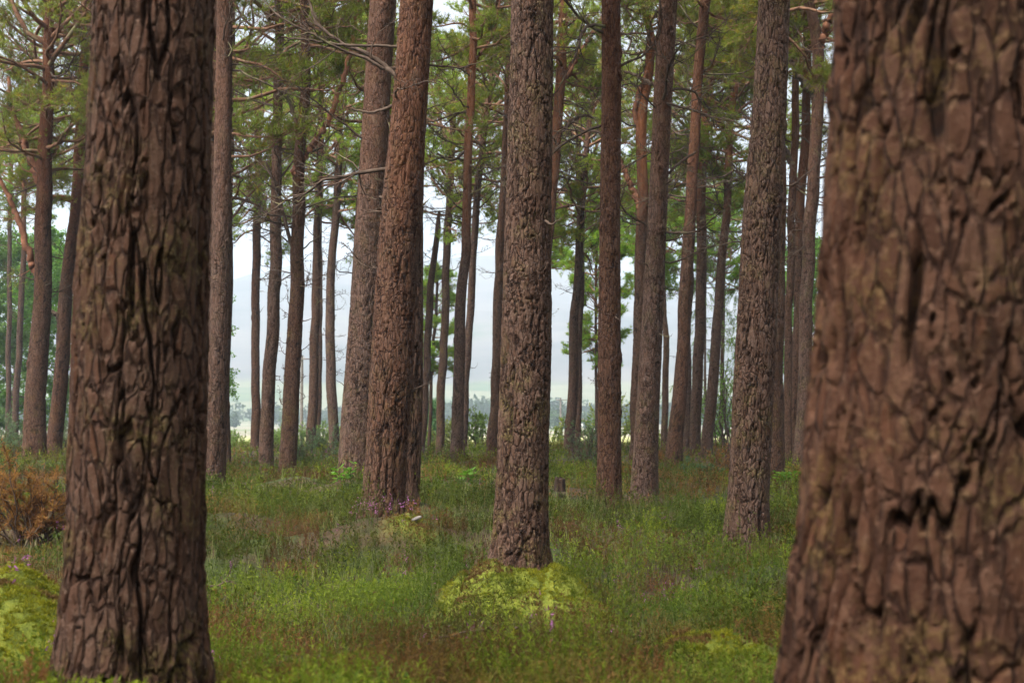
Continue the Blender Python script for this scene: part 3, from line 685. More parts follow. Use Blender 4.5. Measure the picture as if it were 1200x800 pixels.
for t in TREES:
    k = t['k']; me = trunk(t); base = np.array(t['base'])
    root = thing('pine_tree', t['base'], t['label'], 'tree', 'pines of the wood')
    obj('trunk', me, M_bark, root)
    zf, xf, yf, rf = t['fz'], t['fx'], t['fy'], t['fr']
    for wp in LIMBS.get(k, []): limb(t, wp[0], root, 'limb' if wp[1] is M_red else 'dead_limb', wp[1], wp[2], wp[3])
    for i in range(int(t['bare']*(2.6 if t['Y'] > 26 else 1.7)+.5)):
        py = rng.uniform(*t['barepy']); z = unproj(600, py, t['Y'])[2]
        if z > zf[-1]-.3: continue
        phi = rng.choice([0, pi])+rng.normal()*.75; el = rng.normal()*.28+.12
        O = np.array([np.interp(z, zf, xf), np.interp(z, zf, yf), z]); D = np.array([cos(phi)*cos(el), sin(phi)*cos(el), sin(el)])
        low = smooth(200, 420, np.array(py))
        L = rng.uniform(.7, 2.4)*(1-.72*float(low)); O = O+D*float(np.interp(z, zf, rf))*.6
        obj('bare_branch', bare_branch(O, D, L, base, None, int(5+L*5)), M_dead, root)
    for i in range({'A': 0, 'B': 0, 'C': 2, 'Z': 3}.get(k, 5)):                 # broken stubs low on the stem
        z = unproj(600, rng.uniform(150, 480), t['Y'])[2]
        if z > zf[-1]-.3: continue
        phi = rng.choice([0, pi])+rng.normal()*.6; el = rng.normal()*.3+.1; D = np.array([cos(phi)*cos(el), sin(phi)*cos(el), sin(el)])
        O = np.array([np.interp(z, zf, xf), np.interp(z, zf, yf), z])+D*float(np.interp(z, zf, rf))*.7
        o = obj('branch_stub', bare_branch(O, D, rng.uniform(.12, .40), base, rng.uniform(.009, .018), 0), M_dead, root)
    if t.get('crown'):
        cm, wm = make_crown(t, base)
        c = obj('crown', cm, M_needle, root); obj('branchwork', wm, M_wood, c)
    elif t['H'] > 0:                                            # crown far above the frame: a shared one
        if 'c' not in shared:
            q = dict(t); q['crown'] = (0, 2.9, 30); q['fz'] = np.array([0, 17.]); q['fx'] = np.zeros(2); q['fy'] = np.zeros(2); q['fr'] = np.array([.15, .03]); q['Y'] = 31
            _p = proj; globals()['proj'] = lambda P: (P[:, 0]*0-999, P[:, 1]*0-999)
            _u = unproj; globals()['unproj'] = lambda a, b, c: np.array([0, 0, 9.0])
            shared['c'] = make_crown(q, np.zeros(3)); globals()['proj'] = _p; globals()['unproj'] = _u
        dz = zf[-1]-17.-base[2]
        off = (float(np.interp(zf[-1]-4, zf, xf))-base[0], float(np.interp(zf[-1]-4, zf, yf))-base[1], dz)
        c = obj('crown', shared['c'][0], M_needle, root, off); c.rotation_euler.z = rng.uniform(0, 6.28)
        obj('branchwork', shared['c'][1], M_wood, c)
for x, y in ((-7.4, -1.6), (-4.6, -4.8), (-10.5, -3.8), (-1.5, -7.5), (4.5, -6.0)):      # unseen pines added behind the camera to shade the near trunks
    src = [o for o in sc.objects if o.name.startswith('pine_tree') and o.get('label', '').startswith('tall straight brown')][0]
    r = src.copy(); col.objects.link(r); r.location = (x, y, g1(x, y)); r.rotation_euler.z = rng.uniform(0, 6.28)
    r['label'] = 'unseen pine added behind the camera to shade the near trunks'; r['group'] = 'unseen shading pines behind the camera'
    for ch in src.children:
        if ch.name.startswith('bare'): continue
        q = ch.copy(); col.objects.link(q); q.parent = r
        for g in ch.children: q2 = g.copy(); col.objects.link(q2); q2.parent = q
print('trees', round(time.time()-T0, 1))

# ------------------------------------------------------------------ shrubs, seedlings, background broadleaves
def shrub(name, px, Y, w, h, label, cat, pal, kind='spiky', group=None, n=900, stems=12, mat=None, yb=None, base_py=None):
    x = unproj(px, 500, Y)[0]; z = g1(x, Y); base = np.array([x, Y, z-.03])
    root = thing(name, tuple(base), label, cat, group)
    az = rng.uniform(0, 2*pi, stems); el = rng.uniform(.6, 1.35, stems)
    D = np.stack([np.cos(az)*np.cos(el), np.sin(az)*np.cos(el), np.sin(el)], -1)
    L = h*rng.uniform(.75, 1.05, stems)/np.maximum(np.sin(el), .75)
    D[:, :2] *= (w/h)*.9; D = norm(D)
    P = paths(rng.normal(size=(stems, 3))*np.array([.17, .17, 0])*w, D, L, 7, .16, .05)
    mb = MB(); V, q = tubes(P, np.linspace(1, .3, 7)[None]*np.full((stems, 1), .007+.008*h), 4); mb.add(V, [q])
    m2 = 9; s = rng.uniform(.25, 1, (stems, m2)); o2, t2 = along(P, s); l2 = np.repeat(L, m2)*rng.uniform(.12, .36, stems*m2)
    P2 = paths(o2.reshape(-1, 3), norm(t2.reshape(-1, 3)+unit(stems*m2)*.8), l2, 4, .2, .08); V, q = tubes(P2, np.full((len(P2), 4), .0035+.00005*Y), 3); mb.add(V, [q])
    obj('stems_and_twigs' if False else 'stem', mb.build('stem', True), mat or M_dead, root)
    i = rng.integers(0, len(P2), n); sP = along(P2[i], rng.uniform(.15, 1, (n, 1)))
    O = sP[0][:, 0]; D = norm(sP[1][:, 0]*.5+unit(n)+np.array([0, 0, .3]))
    ca, cb = np.array(pal[0]), np.array(pal[1]); c = ca+(cb-ca)*rng.random((n, 1))
    fm = MB()
    if kind == 'spiky':
        nb = 5; DD = norm(np.repeat(D, nb, 0)+unit(n*nb)*.8); V, T = blades(np.repeat(O, nb, 0), DD, rng.uniform(.04, .09, n*nb)*(1+.006*Y), np.full(n*nb, .005+.00022*Y))
        fm.add(V, [T], col=np.repeat(np.repeat(c, nb, 0)*rng.uniform(.75, 1.25, (n*nb, 1)), 3, 0)); m = M_needle
    else:
        V, T = leaves(O, D, rng.uniform(.04, .08, n)*(1+.012*Y), rng.uniform(.025, .045, n)*(1+.012*Y))
        fm.add(V, [T], col=np.repeat(c*rng.uniform(.75, 1.25, (n, 1)), 4, 0)); m = M_leaf
    obj('foliage', fm.build('foliage'), m, root)
    return root
GOR = ((.075, .12, .028), (.145, .20, .055)); JUN = ((.05, .075, .05), (.10, .13, .085)); BRN = ((.10, .042, .016), (.20, .090, .036)); YEL = ((.12, .16, .035), (.26, .28, .07)); GRN = ((.065, .14, .022), (.13, .24, .042))
shrub('dead_bush', 40, 15.6, .92, .78, 'rusty brown dead bush in the heather at the left edge', 'bush', ((.10, .042, .016), (.195, .088, .036)), n=3200, stems=34)
shrub('juniper_bush', 356, 33, .55, .85, 'grey-green juniper bush at the right foot of the dark twiggy pine', 'bush', JUN, n=900)
shrub('juniper_bush', 389, 42, .7, .75, 'small grey-green bush below the slender bowed pine', 'bush', JUN, n=700)
shrub('twiggy_bush', 691, 32, .62, .92, 'thin grey-green twiggy bush right of the crossing pair of pines', 'bush', JUN, n=520, stems=16)
shrub('juniper_bush', 815, 30, .6, .36, 'low blue-green bush in front of the upright trio of pines', 'bush', ((.03, .06, .045), (.06, .10, .075)), n=1000)
shrub('withered_bush', 843, 33, .4, .6, 'small withered brown bush left of the large fissured pine', 'bush', BRN, n=260, stems=12)
shrub('withered_bush', 766, 40, .6, .4, 'small russet bush between the grey-barked pine and the leaning pine', 'bush', BRN, n=300, stems=12)
for px, Y, w, h, lab in [(275, 60, 1.6, 1.0, 'green gorse bush at the field edge right of the straight brown pine'), (318, 64, 1.4, .95, 'green gorse bush at the field edge behind the gently leaning pine'),
                         (345, 58, 1.3, 1.0, 'bright gorse bush at the field edge behind the dark twiggy pine'), (378, 62, 1.4, 1.1, 'bright gorse bush at the field edge between the two slender pines'),
                         (404, 63, 1.2, 1.0, 'gorse bush at the field edge just left of the knobbly pine')]:
    shrub('gorse_bush', px, Y, w, h, lab, 'bush', GOR, 'spiky', 'gorse bushes along the field edge', n=1500, stems=16)
shrub('leafy_bush', 558, 58, 1.9, 1.45, 'dark green bush left of the grey half-covered pine', 'bush', GOR, 'leafy', n=2200, stems=16)
shrub('leafy_bush', 525, 62, 1.5, 1.1, 'yellowish low bush between the mossy slender pine and the orange-topped pine', 'bush', YEL, 'leafy', n=1300)
shrub('leafy_bush', 730, 62, 1.7, 1.8, 'yellow-green bush between the even reddish-brown and the crooked pine', 'bush', YEL, 'leafy', n=1900)
shrub('leafy_bush', 648, 66, 1.7, 1.1, 'yellow-green low bush right of the central pine', 'bush', YEL, 'leafy', n=1500)
shrub('leafy_bush', 692, 70, 2.1, 1.7, 'pale green bush behind the thin twiggy bush', 'bush', GOR, 'leafy', n=2200)
shrub('leafy_bush', 858, 50, 1.3, 2.8, 'bright green leafy bush left of the large fissured pine', 'bush', ((.09, .17, .03), (.18, .27, .06)), 'leafy', n=1300, stems=18)
shrub('leafy_bush', 790, 64, 1.8, 1.2, 'yellow-green bush at the field edge behind the clearly leaning pine', 'bush', YEL, 'leafy', n=1500)
shrub('leafy_bush', 843, 62, 2.0, 1.5, 'bright green bush at the field edge right of the upright trio of pines', 'bush', GRN, 'leafy', n=1900)
shrub('leafy_bush', 482, 63, 1.8, 1.1, 'green bush at the field edge just right of the large reddish pine', 'bush', GOR, 'leafy', n=1500)
shrub('gorse_bush', 5, 38, 1.3, 1.25, 'greyish gorse bush at the extreme left edge', 'bush', JUN, 'spiky', n=1500, stems=18)
shrub('gorse_bush', 80, 44, 1.2, 1.2, 'greyish bush behind the pine leaning on the left foreground trunk', 'bush', JUN, 'spiky', n=1200, stems=18)

def seedling(px, py, Y, h, label, n=26):
    p = floor_at(px, py); z = g1(p[0], p[1]); base = np.array([p[0], p[1], z])
    root = thing('rowan_seedling', tuple(base), label, 'seedling')
    ns = 5; az = rng.uniform(0, 6.28, ns); D = np.stack([np.cos(az)*.5, np.sin(az)*.5, np.ones(ns)], -1)
    P = paths(np.zeros((ns, 3)), D, h*rng.uniform(.6, 1, ns), 6, .12, 0)
    V, q = tubes(P, np.linspace(1, .5, 6)[None]*np.full((ns, 1), .006), 4); mb = MB(); mb.add(V, [q]); obj('stem', mb.build('stem', True), M_wood, root)
    s = rng.uniform(.35, 1, (ns, n)); O, t_ = along(P, s); O = O.reshape(-1, 3); D = norm(unit(len(O))*np.array([1, 1, .3])+np.array([0, 0, .2]))
    V, T = leaves(O, D, rng.uniform(.08, .17, len(O)), rng.uniform(.035, .06, len(O)))
    c = np.array([.085, .17, .02])*rng.uniform(.7, 1.3, (len(O), 1)); mb = MB(); mb.add(V, [T], col=np.repeat(c, 4, 0)); obj('leaf_spray', mb.build('leaf_spray'), M_leaf, root)
seedling(921, 575, 20, .48, 'bright green seedling right of the large fissured pine', 16)
seedling(400, 572, 20.5, .42, 'bright green seedling in the heather left of the knobbly pine foot', 10)
seedling(548, 565, 24, .22, 'tiny pale-leaved seedling on the grass left of the central pine', 8)

def broadleaf(px, Y, H, Rc, label, pal, z0=.12, n=23000, name='broadleaf_tree', lw=.0):
    x = unproj(px, 500, Y)[0]; z = g1(x, Y); base = np.array([x, Y, z-.1]); root = thing(name, tuple(base), label, 'tree')
    P = paths(np.zeros((1, 3)), np.array([[.03, 0, 1.]]), np.array([H*.9]), 12, .05, .1)
    V, q = tubes(P, np.linspace(1, .15, 12)[None]*(.05+.008*H), 8); mb = MB(); mb.add(V, [q]); obj('trunk', mb.build('trunk', True), M_dead, root)
    nl = 40; s = np.linspace(z0, 1, nl)[None]+rng.normal(size=(1, nl))*.01; s = np.clip(s, z0, .999); o, t_ = along(P, s)
    phi = np.arange(nl)*2.4; tt = (s[0]-z0)/(1-z0); L = Rc*(.5+.6*np.sin(pi*(.15+.8*tt)))*rng.uniform(.6, 1.15, nl); el = .1+.9*tt
    D = np.stack([np.cos(phi)*np.cos(el), np.sin(phi)*np.cos(el), np.sin(el)], -1)
    P1 = paths(o[0], D, L, 7, .2, .02); mb = MB(); V, q = tubes(P1, np.linspace(1, .2, 7)[None]*(.012+.008*L)[:, None], 4); mb.add(V, [q])
    ms = 12; s = rng.uniform(.2, 1, (nl, ms)); o2, t2 = along(P1, s); l2 = np.repeat(L, ms)*rng.uniform(.15, .42, nl*ms)
    P2 = paths(o2.reshape(-1, 3), norm(t2.reshape(-1, 3)+unit(nl*ms)*.9), l2, 4, .25, 0); V, q = tubes(P2, np.full((len(P2), 4), .006), 3); mb.add(V, [q])
    i = rng.integers(0, len(P2), n); O, t3 = along(P2[i], rng.uniform(.2, 1, (n, 1))); O = O[:, 0]+rng.normal(size=(n, 3))*.09
    V, T = leaves(O, norm(unit(n)+np.array([0, 0, -.15])), rng.uniform(.12, .22, n), rng.uniform(.08, .13, n))
    ca, cb = np.array(pal[0]), np.array(pal[1]); c = ca+(cb-ca)*rng.random((n, 1)); fm = MB(); fm.add(V, [T], col=np.repeat(c, 4, 0))
    c = obj('crown', fm.build('crown'), M_leaf, root); obj('branchwork', mb.build('branchwork', True), M_dead, c)
broadleaf(10, 72, 11, 3.2, 'bright green leafy tree far back at the left edge', GRN)
broadleaf(66, 76, 12, 3.4, 'bright green leafy tree far back between the two left pines', GRN)
broadleaf(125, 78, 12, 3.4, 'leafy tree far back, peeping out left of the left foreground trunk', GRN)
broadleaf(215, 84, 10, 3.0, 'leafy tree far back hidden by the left foreground trunk', GRN)
broadleaf(-40, 68, 10, 3.2, 'leafy tree at the left edge standing before the far green wood', ((.07, .12, .03), (.13, .2, .06)))
broadleaf(508, 86, 3.3, .75, 'small round green tree at the field edge right of the snapped-off stem', ((.04, .10, .035), (.09, .17, .06)), .05, 2600)
broadleaf(950, 70, 10, 3.0, 'leafy tree far back behind the tight right-hand cluster of pines', GRN)
broadleaf(1080, 62, 10, 3.2, 'leafy tree hidden behind the right foreground trunk', GRN)

def larch(px, Y, H, label):
    x = unproj(px, 500, Y)[0]; z = g1(x, Y); base = np.array([x, Y, z-.1]); root = thing('larch_tree', tuple(base), label, 'tree')
    P = paths(np.zeros((1, 3)), np.array([[0, 0, 1.]]), np.array([H]), 10, .02, .2); V, q = tubes(P, np.linspace(1, .15, 10)[None]*.075, 8)
    mb = MB(); mb.add(V, [q]); obj('trunk', mb.build('trunk', True), M_dead, root)
    nl = 44; s = np.linspace(.14, .98, nl)[None]; o, _ = along(P, s); phi = np.arange(nl)*2.4+.3; L = (2.1*(1-s[0])+.5)*rng.uniform(.7, 1.1, nl)
    D = np.stack([np.cos(phi), np.sin(phi), np.full(nl, .12)], -1); P1 = paths(o[0], D, L, 8, .08, -.07); mb = MB(); V, q = tubes(P1, np.linspace(1, .25, 8)[None]*np.full((nl, 1), .014), 4); mb.add(V, [q])
    ms = 16; s = rng.uniform(.15, 1, (nl, ms)); o2, t2 = along(P1, s); P2 = paths(o2.reshape(-1, 3), norm(t2.reshape(-1, 3)*.5+unit(nl*ms)*.25+np.array([0, 0, -.8])), rng.uniform(.25, .8, nl*ms), 5, .1, -.08)
    V, q = tubes(P2, np.full((len(P2), 5), .004), 3); mb.add(V, [q])
    n = 7000; i = rng.integers(0, len(P2), n); O, t3 = along(P2[i], rng.uniform(0, 1, (n, 1))); O = O[:, 0]; nb = 3
    V, T = blades(np.repeat(O, nb, 0), norm(unit(n*nb)+np.array([0, 0, -.5])), rng.uniform(.05, .1, n*nb), np.full(n*nb, .016)); c = np.array([.11, .17, .05])*rng.uniform(.7, 1.4, (n*nb, 1))
    fm = MB(); fm.add(V, [T], col=np.repeat(c, 3, 0)); c = obj('crown', fm.build('crown'), M_needle, root); obj('branchwork', mb.build('branchwork', True), M_dead, c)
larch(828, 60, 9.5, 'drooping pale green larch glimpsed between the upright pines and the fissured pine')
larch(872, 66, 9, 'pale green larch with hanging twigs showing left of the large fissured pine')

# ------------------------------------------------------------------ small things on the floor
def stump():
    p = floor_at(656, 582); z = g1(p[0], p[1]); root = thing('tree_stump', (p[0], p[1], z+.08), 'small dark broken stump in the grass right of the central pine', 'stump')
    th = np.linspace(0, 2*pi, 28, endpoint=False); zs = np.linspace(0, 1, 9); V = []
    topz = .17+.07*rng.random(28)
    for i, s in enumerate(zs):
        r = .07*(1.25-.35*s)*(1+.18*np.sin(th*5+s)+.1*rng.random(28)); V.append(np.stack([r*np.cos(th), r*np.sin(th), s*topz], -1))
    V.append(np.stack([.05*np.cos(th), .05*np.sin(th), topz*.7], -1))
    V = np.concatenate(V); I = np.arange(280).reshape(10, 28); a = I[:-1]; b = np.roll(a, -1, 1); c = I[1:]; d = np.roll(c, -1, 1)
    obj('rotten_wood', mesh('rotten_wood', V, [np.stack([a, b, d, c], -1).reshape(-1, 4), I[-1][None]], None, True), flat_material('rotten_wood', (.012, .007, .005), (.035, .02, .012), 18), root)
stump()
def stone():
    p = floor_at(488, 614); z = g1(p[0], p[1])
    th, ph = np.meshgrid(np.linspace(0, 2*pi, 18, endpoint=False), np.linspace(.05, pi-.05, 10)); r = .8+.5*fbm(th*1.1+ph, ph*1.7, 4, 3)
    V = np.stack([.055*r*np.cos(th)*np.sin(ph), .03*r*np.sin(th)*np.sin(ph), .020*r*np.cos(ph)+.02*np.cos(th)*np.sin(ph)], -1).reshape(-1, 3); I = np.arange(180).reshape(10, 18)
    a = I[:-1]; b = np.roll(a, -1, 1); c = I[1:]; d = np.roll(c, -1, 1)
    o = obj('pale_stone', mesh('pale_stone', V, [np.stack([a, b, d, c], -1).reshape(-1, 4), I[0][None], I[-1][None]], None, True), flat_material('stone', (.08, .07, .06), (.15, .13, .115), 20), None, (p[0], p[1], z+.06))
    tag(o, 'small whitish stone on the moss right of the large reddish pine foot', 'stone')
stone()
def fallen(px, py, Y, ang, L, label, lift=.06, r=.009):
    p = floor_at(px, py); z = g1(p[0], p[1]); O = np.array([p[0], p[1], z+lift]); D = np.array([cos(ang), sin(ang)*.6, .10])
    o = obj('fallen_twig', bare_branch(O, D, L, O, r, 5), M_dead, None, tuple(O)); tag(o, label, 'twig')
fallen(512, 768, 6.6, 1.0, .36, 'forked reddish twig lying in the litter below the moss mound', .10)
fallen(243, 708, 7.4, -.25, .42, 'dark fallen twig poking out right of the left foreground trunk', .16)
fallen(604, 762, 6.9, -.4, .12, 'short whitish twig lying on the floor below the moss mound', .12)
fallen(785, 552, 30, 0., .9, 'pale fallen twig at the foot of the clearly leaning pine', .2, .014)

# ------------------------------------------------------------------ ground cover (stuff)
def scatter(dens, y0, y1, margin=1.6):
    A = .37*(y1*y1-y0*y0)+2*margin*(y1-y0); n = int(A*dens)
    u = rng.random(n); a, b = .37, 2*margin
    y = (-b/2+np.sqrt((b/2)**2*1.0+a*(a*y0*y0+b*y0+u*(a*(y1*y1-y0*y0)+b*(y1-y0)))))/a if False else np.sqrt(y0*y0+u*(y1*y1-y0*y0))
    x = (rng.random(n)*2-1)*(.37*y+margin)
    keep = np.ones(n, bool)
    for i in range(len(RX)):
        t = TREES[i]; keep &= (x-RX[i])**2+(y-RY[i])**2 > (t['fr'][8]*.95)**2
    return x[keep], y[keep]
def clump(x, y, size, seed):
    """tussocks: distance to the nearest centre (in cells), id and direction away from it"""
    X, Y = x/size+.35*(fbm(x*3, y*3, seed+3, 2)-.5), y/size; ix = np.floor(X); iy = np.floor(Y); b = np.full(x.shape, 9.); idv = np.zeros(x.shape); ox = np.zeros(x.shape); oy = np.zeros(x.shape)
    for i in (-1, 0, 1):
        for j in (-1, 0, 1):
            cx = ix+i+.1+.8*hsh(ix+i, iy+j, seed); cy = iy+j+.1+.8*hsh(ix+i, iy+j, seed+1); d = np.hypot(X-cx, Y-cy); m = d < b
            b = np.where(m, d, b); idv = np.where(m, hsh(ix+i, iy+j, seed+2), idv); ox = np.where(m, X-cx, ox); oy = np.where(m, Y-cy, oy)
    return b, idv, ox, oy
BANDS = [(2.6, 7, 1500, 22, 1.), (7, 12, 900, 12, 1.15), (12, 19, 420, 10, 1.55), (19, 34, 140, 8, 2.3), (34, 78, 30, 7, 4.2)]
def sprigs(mb, x, y, LX, LY, H, K, ws, colA, colB, leafL, leafW, spread, stemw=.0022, stemcol=(.06, .035, .02), droop=0.):
    n = len(x)
    if n == 0: return
    z = ground(x, y)-.01
    az = rng.uniform(0, 2*pi, n); ln = rng.uniform(.02, .42, n)
    D = norm(np.stack([np.cos(az)*ln+LX, np.sin(az)*ln+LY, np.ones(n)], -1)); O = np.stack([x, y, z], -1)
    V, T = blades(O, D, H, np.full(n, stemw*ws)); sc_ = np.array(stemcol)*rng.uniform(.7, 1.3, (n, 1)); mb.add(V, [T], col=np.repeat(sc_, 3, 0))
    s = rng.uniform(.18, 1., (n, K)); s[:, 0] = .97
    P = O[:, None]+D[:, None]*(H[:, None]*s)[..., None]
    d = norm(D[:, None]*rng.uniform(.35, 1.2, (n, K, 1))+unit(n*K).reshape(n, K, 3)*spread-np.array([0, 0, droop]))
    leafL, leafW = (leafL*.72, leafW*.72) if y.max() < 7.2 else (leafL, leafW)
    L = leafL*rng.uniform(.6, 1.4, (n, K))*ws**.75*(1.15-.5*s); W = leafW*rng.uniform(.7, 1.3, (n, K))*ws
    V, T = blades(P.reshape(-1, 3), d.reshape(-1, 3), L.ravel(), W.ravel())
    c = colA+(colB-colA)*rng.random((n, 1)); c = c[:, None]*(.8+.4*rng.random((n, K, 1)))
    mb.add(V, [T], col=np.repeat(c.reshape(-1, 3), 3, 0))
def lerp3(a, b, t): a = np.array(a); b = np.array(b); return a+(b-a)*t[:, None]
hea, bil, mos, gra, flo = MB(), MB(), MB(), MB(), MB()
for y0, y1, dens, K, ws in BANDS:
    x, y = scatter(dens, y0, y1)
    mo = moss_mask(x, y)*smooth(40, 25, y)
    pa = fbm(x*.42+2, y*.42*.8, 51, 4); pb = fbm(x*1.3, y*1.3, 57, 3); bare = fbm(x*.9, y*.9, 61, 3)
    cd, ci, ox, oy = clump(x, y, .42 if y1 < 20 else .7, 301)
    dome = np.clip(1.08-cd*1.15, 0, 1)
    den = np.clip(smooth(.30, .46, bare), .12 if y1 < 13 else .45, 1)*(1-.94*mo)*np.clip(.12+1.3*dome, 0, 1)
    keep = rng.random(len(x)) < den
    x, y, pa, pb, mo, dome, ci, ox, oy = [q[keep] for q in (x, y, pa, pb, mo, dome, ci, ox, oy)]
    isb = (pa+.42*(ci-.5)+rng.normal(size=len(x))*.04) > .485
    bx = unproj(40, 500, 15.6)[0]; nearA = np.exp(-((x-bx)**2+(y-15.1)**2)/.5)+np.exp(-((x-RX[0])**2+(y-RY[0]+.35)**2)/.55)+np.exp(-((x-RX[1])**2+(y-RY[1])**2)/.8)
    hs = (1-.75*np.clip(nearA, 0, 1))*(.80 if y1 < 8 else 1.)*(.28+1.12*dome)*(.42+1.15*ci)*(.75+.5*pb)*rng.uniform(.8, 1.2, len(x))
    # heather: brown-olive, long thin shoots
    q = ~isb; tn = np.clip((pb[q]-.4)*2.0+(ci[q]*7 % 1-.35)+rng.normal(size=q.sum())*.2, 0, 1)
    ca = lerp3((.074, .034, .014), (.038, .038, .006), tn)
    ca = ca*(.62+1.1*smooth(.30, .72, fbm(x[q]*.55+40, y[q]*.55, 95, 3)))[:, None]
    sprigs(hea, x[q], y[q], ox[q]*.8, oy[q]*.8, .235*hs[q], K, ws, ca, ca*np.array([1.6, 1.45, 1.3]),   .038, .0048, .95, .0024, (.085, .045, .03))
    # bilberry and young heather: fresh green
    q = isb; tn = np.clip(rng.random(q.sum())*.35+(ci[q]*11 % 1)*.8, 0, 1)
    ca = lerp3((.016, .034, .004), (.060, .076, .006), tn)
    ca = ca*(.55+1.1*smooth(.28, .72, fbm(x[q]*.7+80, y[q]*.7, 97, 3)))[:, None]
    sprigs(bil, x[q], y[q], ox[q]*.8, oy[q]*.8, .225*hs[q], K, ws, ca, ca*np.array([1.7, 1.5, 1.4]), .033, .0066, .95, .0022, (.05, .06, .02))
    # wispy grass
    x, y = scatter(dens*.07, y0, y1); kp = rng.random(len(x)) < smooth(7, 10, y)*smooth(.42, .6, fbm(x*.6, y*.6, 71, 3))*(1-.8*moss_mask(x, y)); x, y = x[kp], y[kp]; n = len(x)
    if n:
        O = np.repeat(np.stack([x, y, ground(x, y)], -1), 5, 0)+rng.normal(size=(n*5, 3))*np.array([.015, .015, 0]); D = norm(unit(n*5)*.35+np.array([0, 0, 1.]))
        V, T = blades(O, D, rng.uniform(.14, .34, n*5), np.full(n*5, .0035*ws)); c = lerp3((.08, .12, .03), (.20, .19, .08), rng.random(n*5)); gra.add(V, [T], col=np.repeat(c, 3, 0))
    # moss stars
    if y1 < 40:
        x, y = scatter(min(dens*5.5, 5200), y0, y1); m = moss_mask(x, y); kp = rng.random(len(x)) < m; x, y = x[kp], y[kp]; n = len(x)
        if n:
            nb = 5; z = ground(x, y)+np.abs(fbm(x*5, y*5, 19, 3)-.5)*.26*m[kp]+.004
            O = np.repeat(np.stack([x, y, z], -1), nb, 0); D = norm(unit(n*nb)*.9+np.array([0, 0, .75])); V, T = blades(O, D, rng.uniform(.012, .032, n*nb)*ws**.5, np.full(n*nb, .0055*ws))
            pc = fbm(x*4, y*4, 81, 3); c = lerp3((.056, .074, .007), (.175, .158, .011), np.clip((pc-.3)*2.2+rng.normal(size=n)*.2, 0, 1)); dead = (vnoise(x*6, y*6, 83) > .66)[:, None]; c = np.where(dead, np.array([.10, .055, .02])*rng.uniform(.6, 1.3, (n, 1)), c); mos.add(V, [T], col=np.repeat(np.repeat(c, nb, 0)*rng.uniform(.7, 1.3, (n*nb, 1)), 3, 0))
# purple heather flowers: round the large reddish pine's foot and thinly elsewhere
p = unproj(455, 596, 15.1)
def flowers(x, y, n_):
    z = ground(x, y); O = np.stack([x, y, z+rng.uniform(.12, .27, len(x))], -1); nb = 9
    V, T = blades(np.repeat(O, nb, 0)+rng.normal(size=(len(x)*nb, 3))*np.array([.012, .012, .03]), norm(unit(len(x)*nb)+np.array([0, 0, .4])), rng.uniform(.015, .03, len(x)*nb), np.full(len(x)*nb, .010))
    c = np.array([.20, .07, .17])*rng.uniform(.6, 1.4, (len(x)*nb, 1)); flo.add(V, [T], col=np.repeat(c, 3, 0))
flowers(p[0]+rng.normal(size=28)*.22, p[1]+rng.normal(size=28)*.14-.1, 0)
x, y = scatter(5, 5, 20); kp = fbm(x*.8, y*.8, 91, 3) > .60; flowers(x[kp], y[kp], 0)
x, y = scatter(2.2, 34, 52); flowers(np.repeat(x, 2), np.repeat(y, 2), 0)
tag(obj('heather', hea.build('heather'), M_sprig), 'brown-olive heather covering the forest floor', None, None, 'stuff')
tag(obj('bilberry', bil.build('bilberry'), M_sprig), 'fresh green bilberry covering the forest floor', None, None, 'stuff')
tag(obj('moss', mos.build('moss'), M_sprig), 'yellow-green moss on the mounds and open patches', None, None, 'stuff')
tag(obj('grass', gra.build('grass'), M_sprig), 'thin wispy grass among the heather', None, None, 'stuff')
tag(obj('heather_flowers', flo.build('heather_flowers'), M_sprig), 'purple heather flowers', None, None, 'stuff')
# rough meadow grass at the wood's edge
mea = MB(); x, y = scatter(9, 66, 130, 6); n = len(x)
O = np.repeat(np.stack([x, y, ground(x, y)-.02], -1), 6, 0)+rng.normal(size=(n*6, 3))*np.array([.25, .25, 0])
V, T = blades(O, norm(unit(n*6)*.4+np.array([0, 0, 1.])), rng.uniform(.25, .6, n*6), np.full(n*6, .05)); c = lerp3((.15, .18, .04), (.34, .31, .10), rng.random(n*6)); mea.add(V, [T], col=np.repeat(c, 3, 0))
tag(obj('meadow_grass', mea.build('meadow_grass'), M_sprig), 'yellow-green rough grass beyond the wood', None, None, 'stuff')
print('cover', round(time.time()-T0, 1))

# ------------------------------------------------------------------ valley: woods, poles, a farm building
wod = MB()
def belt(x0, x1, ya, yb, n, h0, h1, dark):
    cx = rng.uniform(x0, x1, n); cy = rng.uniform(ya, yb, n); h = rng.uniform(h0, h1, n); nb = 150
    cz = ground(cx, cy)
    d = unit(n*nb); rr = rng.random(n*nb)**.4
    O = np.stack([np.repeat(cx, nb)+d[:, 0]*rr*np.repeat(h*.38, nb), np.repeat(cy, nb)+d[:, 1]*rr*np.repeat(h*.38, nb), np.repeat(cz+h*.52, nb)+d[:, 2]*rr*np.repeat(h*.5, nb)], -1)
    V, T = leaves(O, norm(unit(n*nb)), np.repeat(h*.16, nb)*rng.uniform(.6, 1.4, n*nb), np.repeat(h*.12, nb)); c = np.repeat(np.array([.035, .055, .022])*rng.uniform(.6, 1.5, (n, 1))*dark, nb, 0); wod.add(V, [T], col=np.repeat(c, 4, 0))
belt(-260, 120, 600, 780, 150, 6, 13, 1.); belt(-60, 330, 640, 800, 190, 7, 14, .9); belt(10, 90, 420, 520, 40, 4, 8, 1.5); belt(-350, -60, 480, 560, 40, 4, 8, 1.3); belt(100, 330, 430, 600, 45, 4, 8, 1.2)
belt(-500, 500, 1000, 1120, 140, 7, 12, 1.1)
tag(obj('woodland', wod.build('woodland'), M_leaf), 'hazy dark tree belts across the valley', None, None, 'stuff')
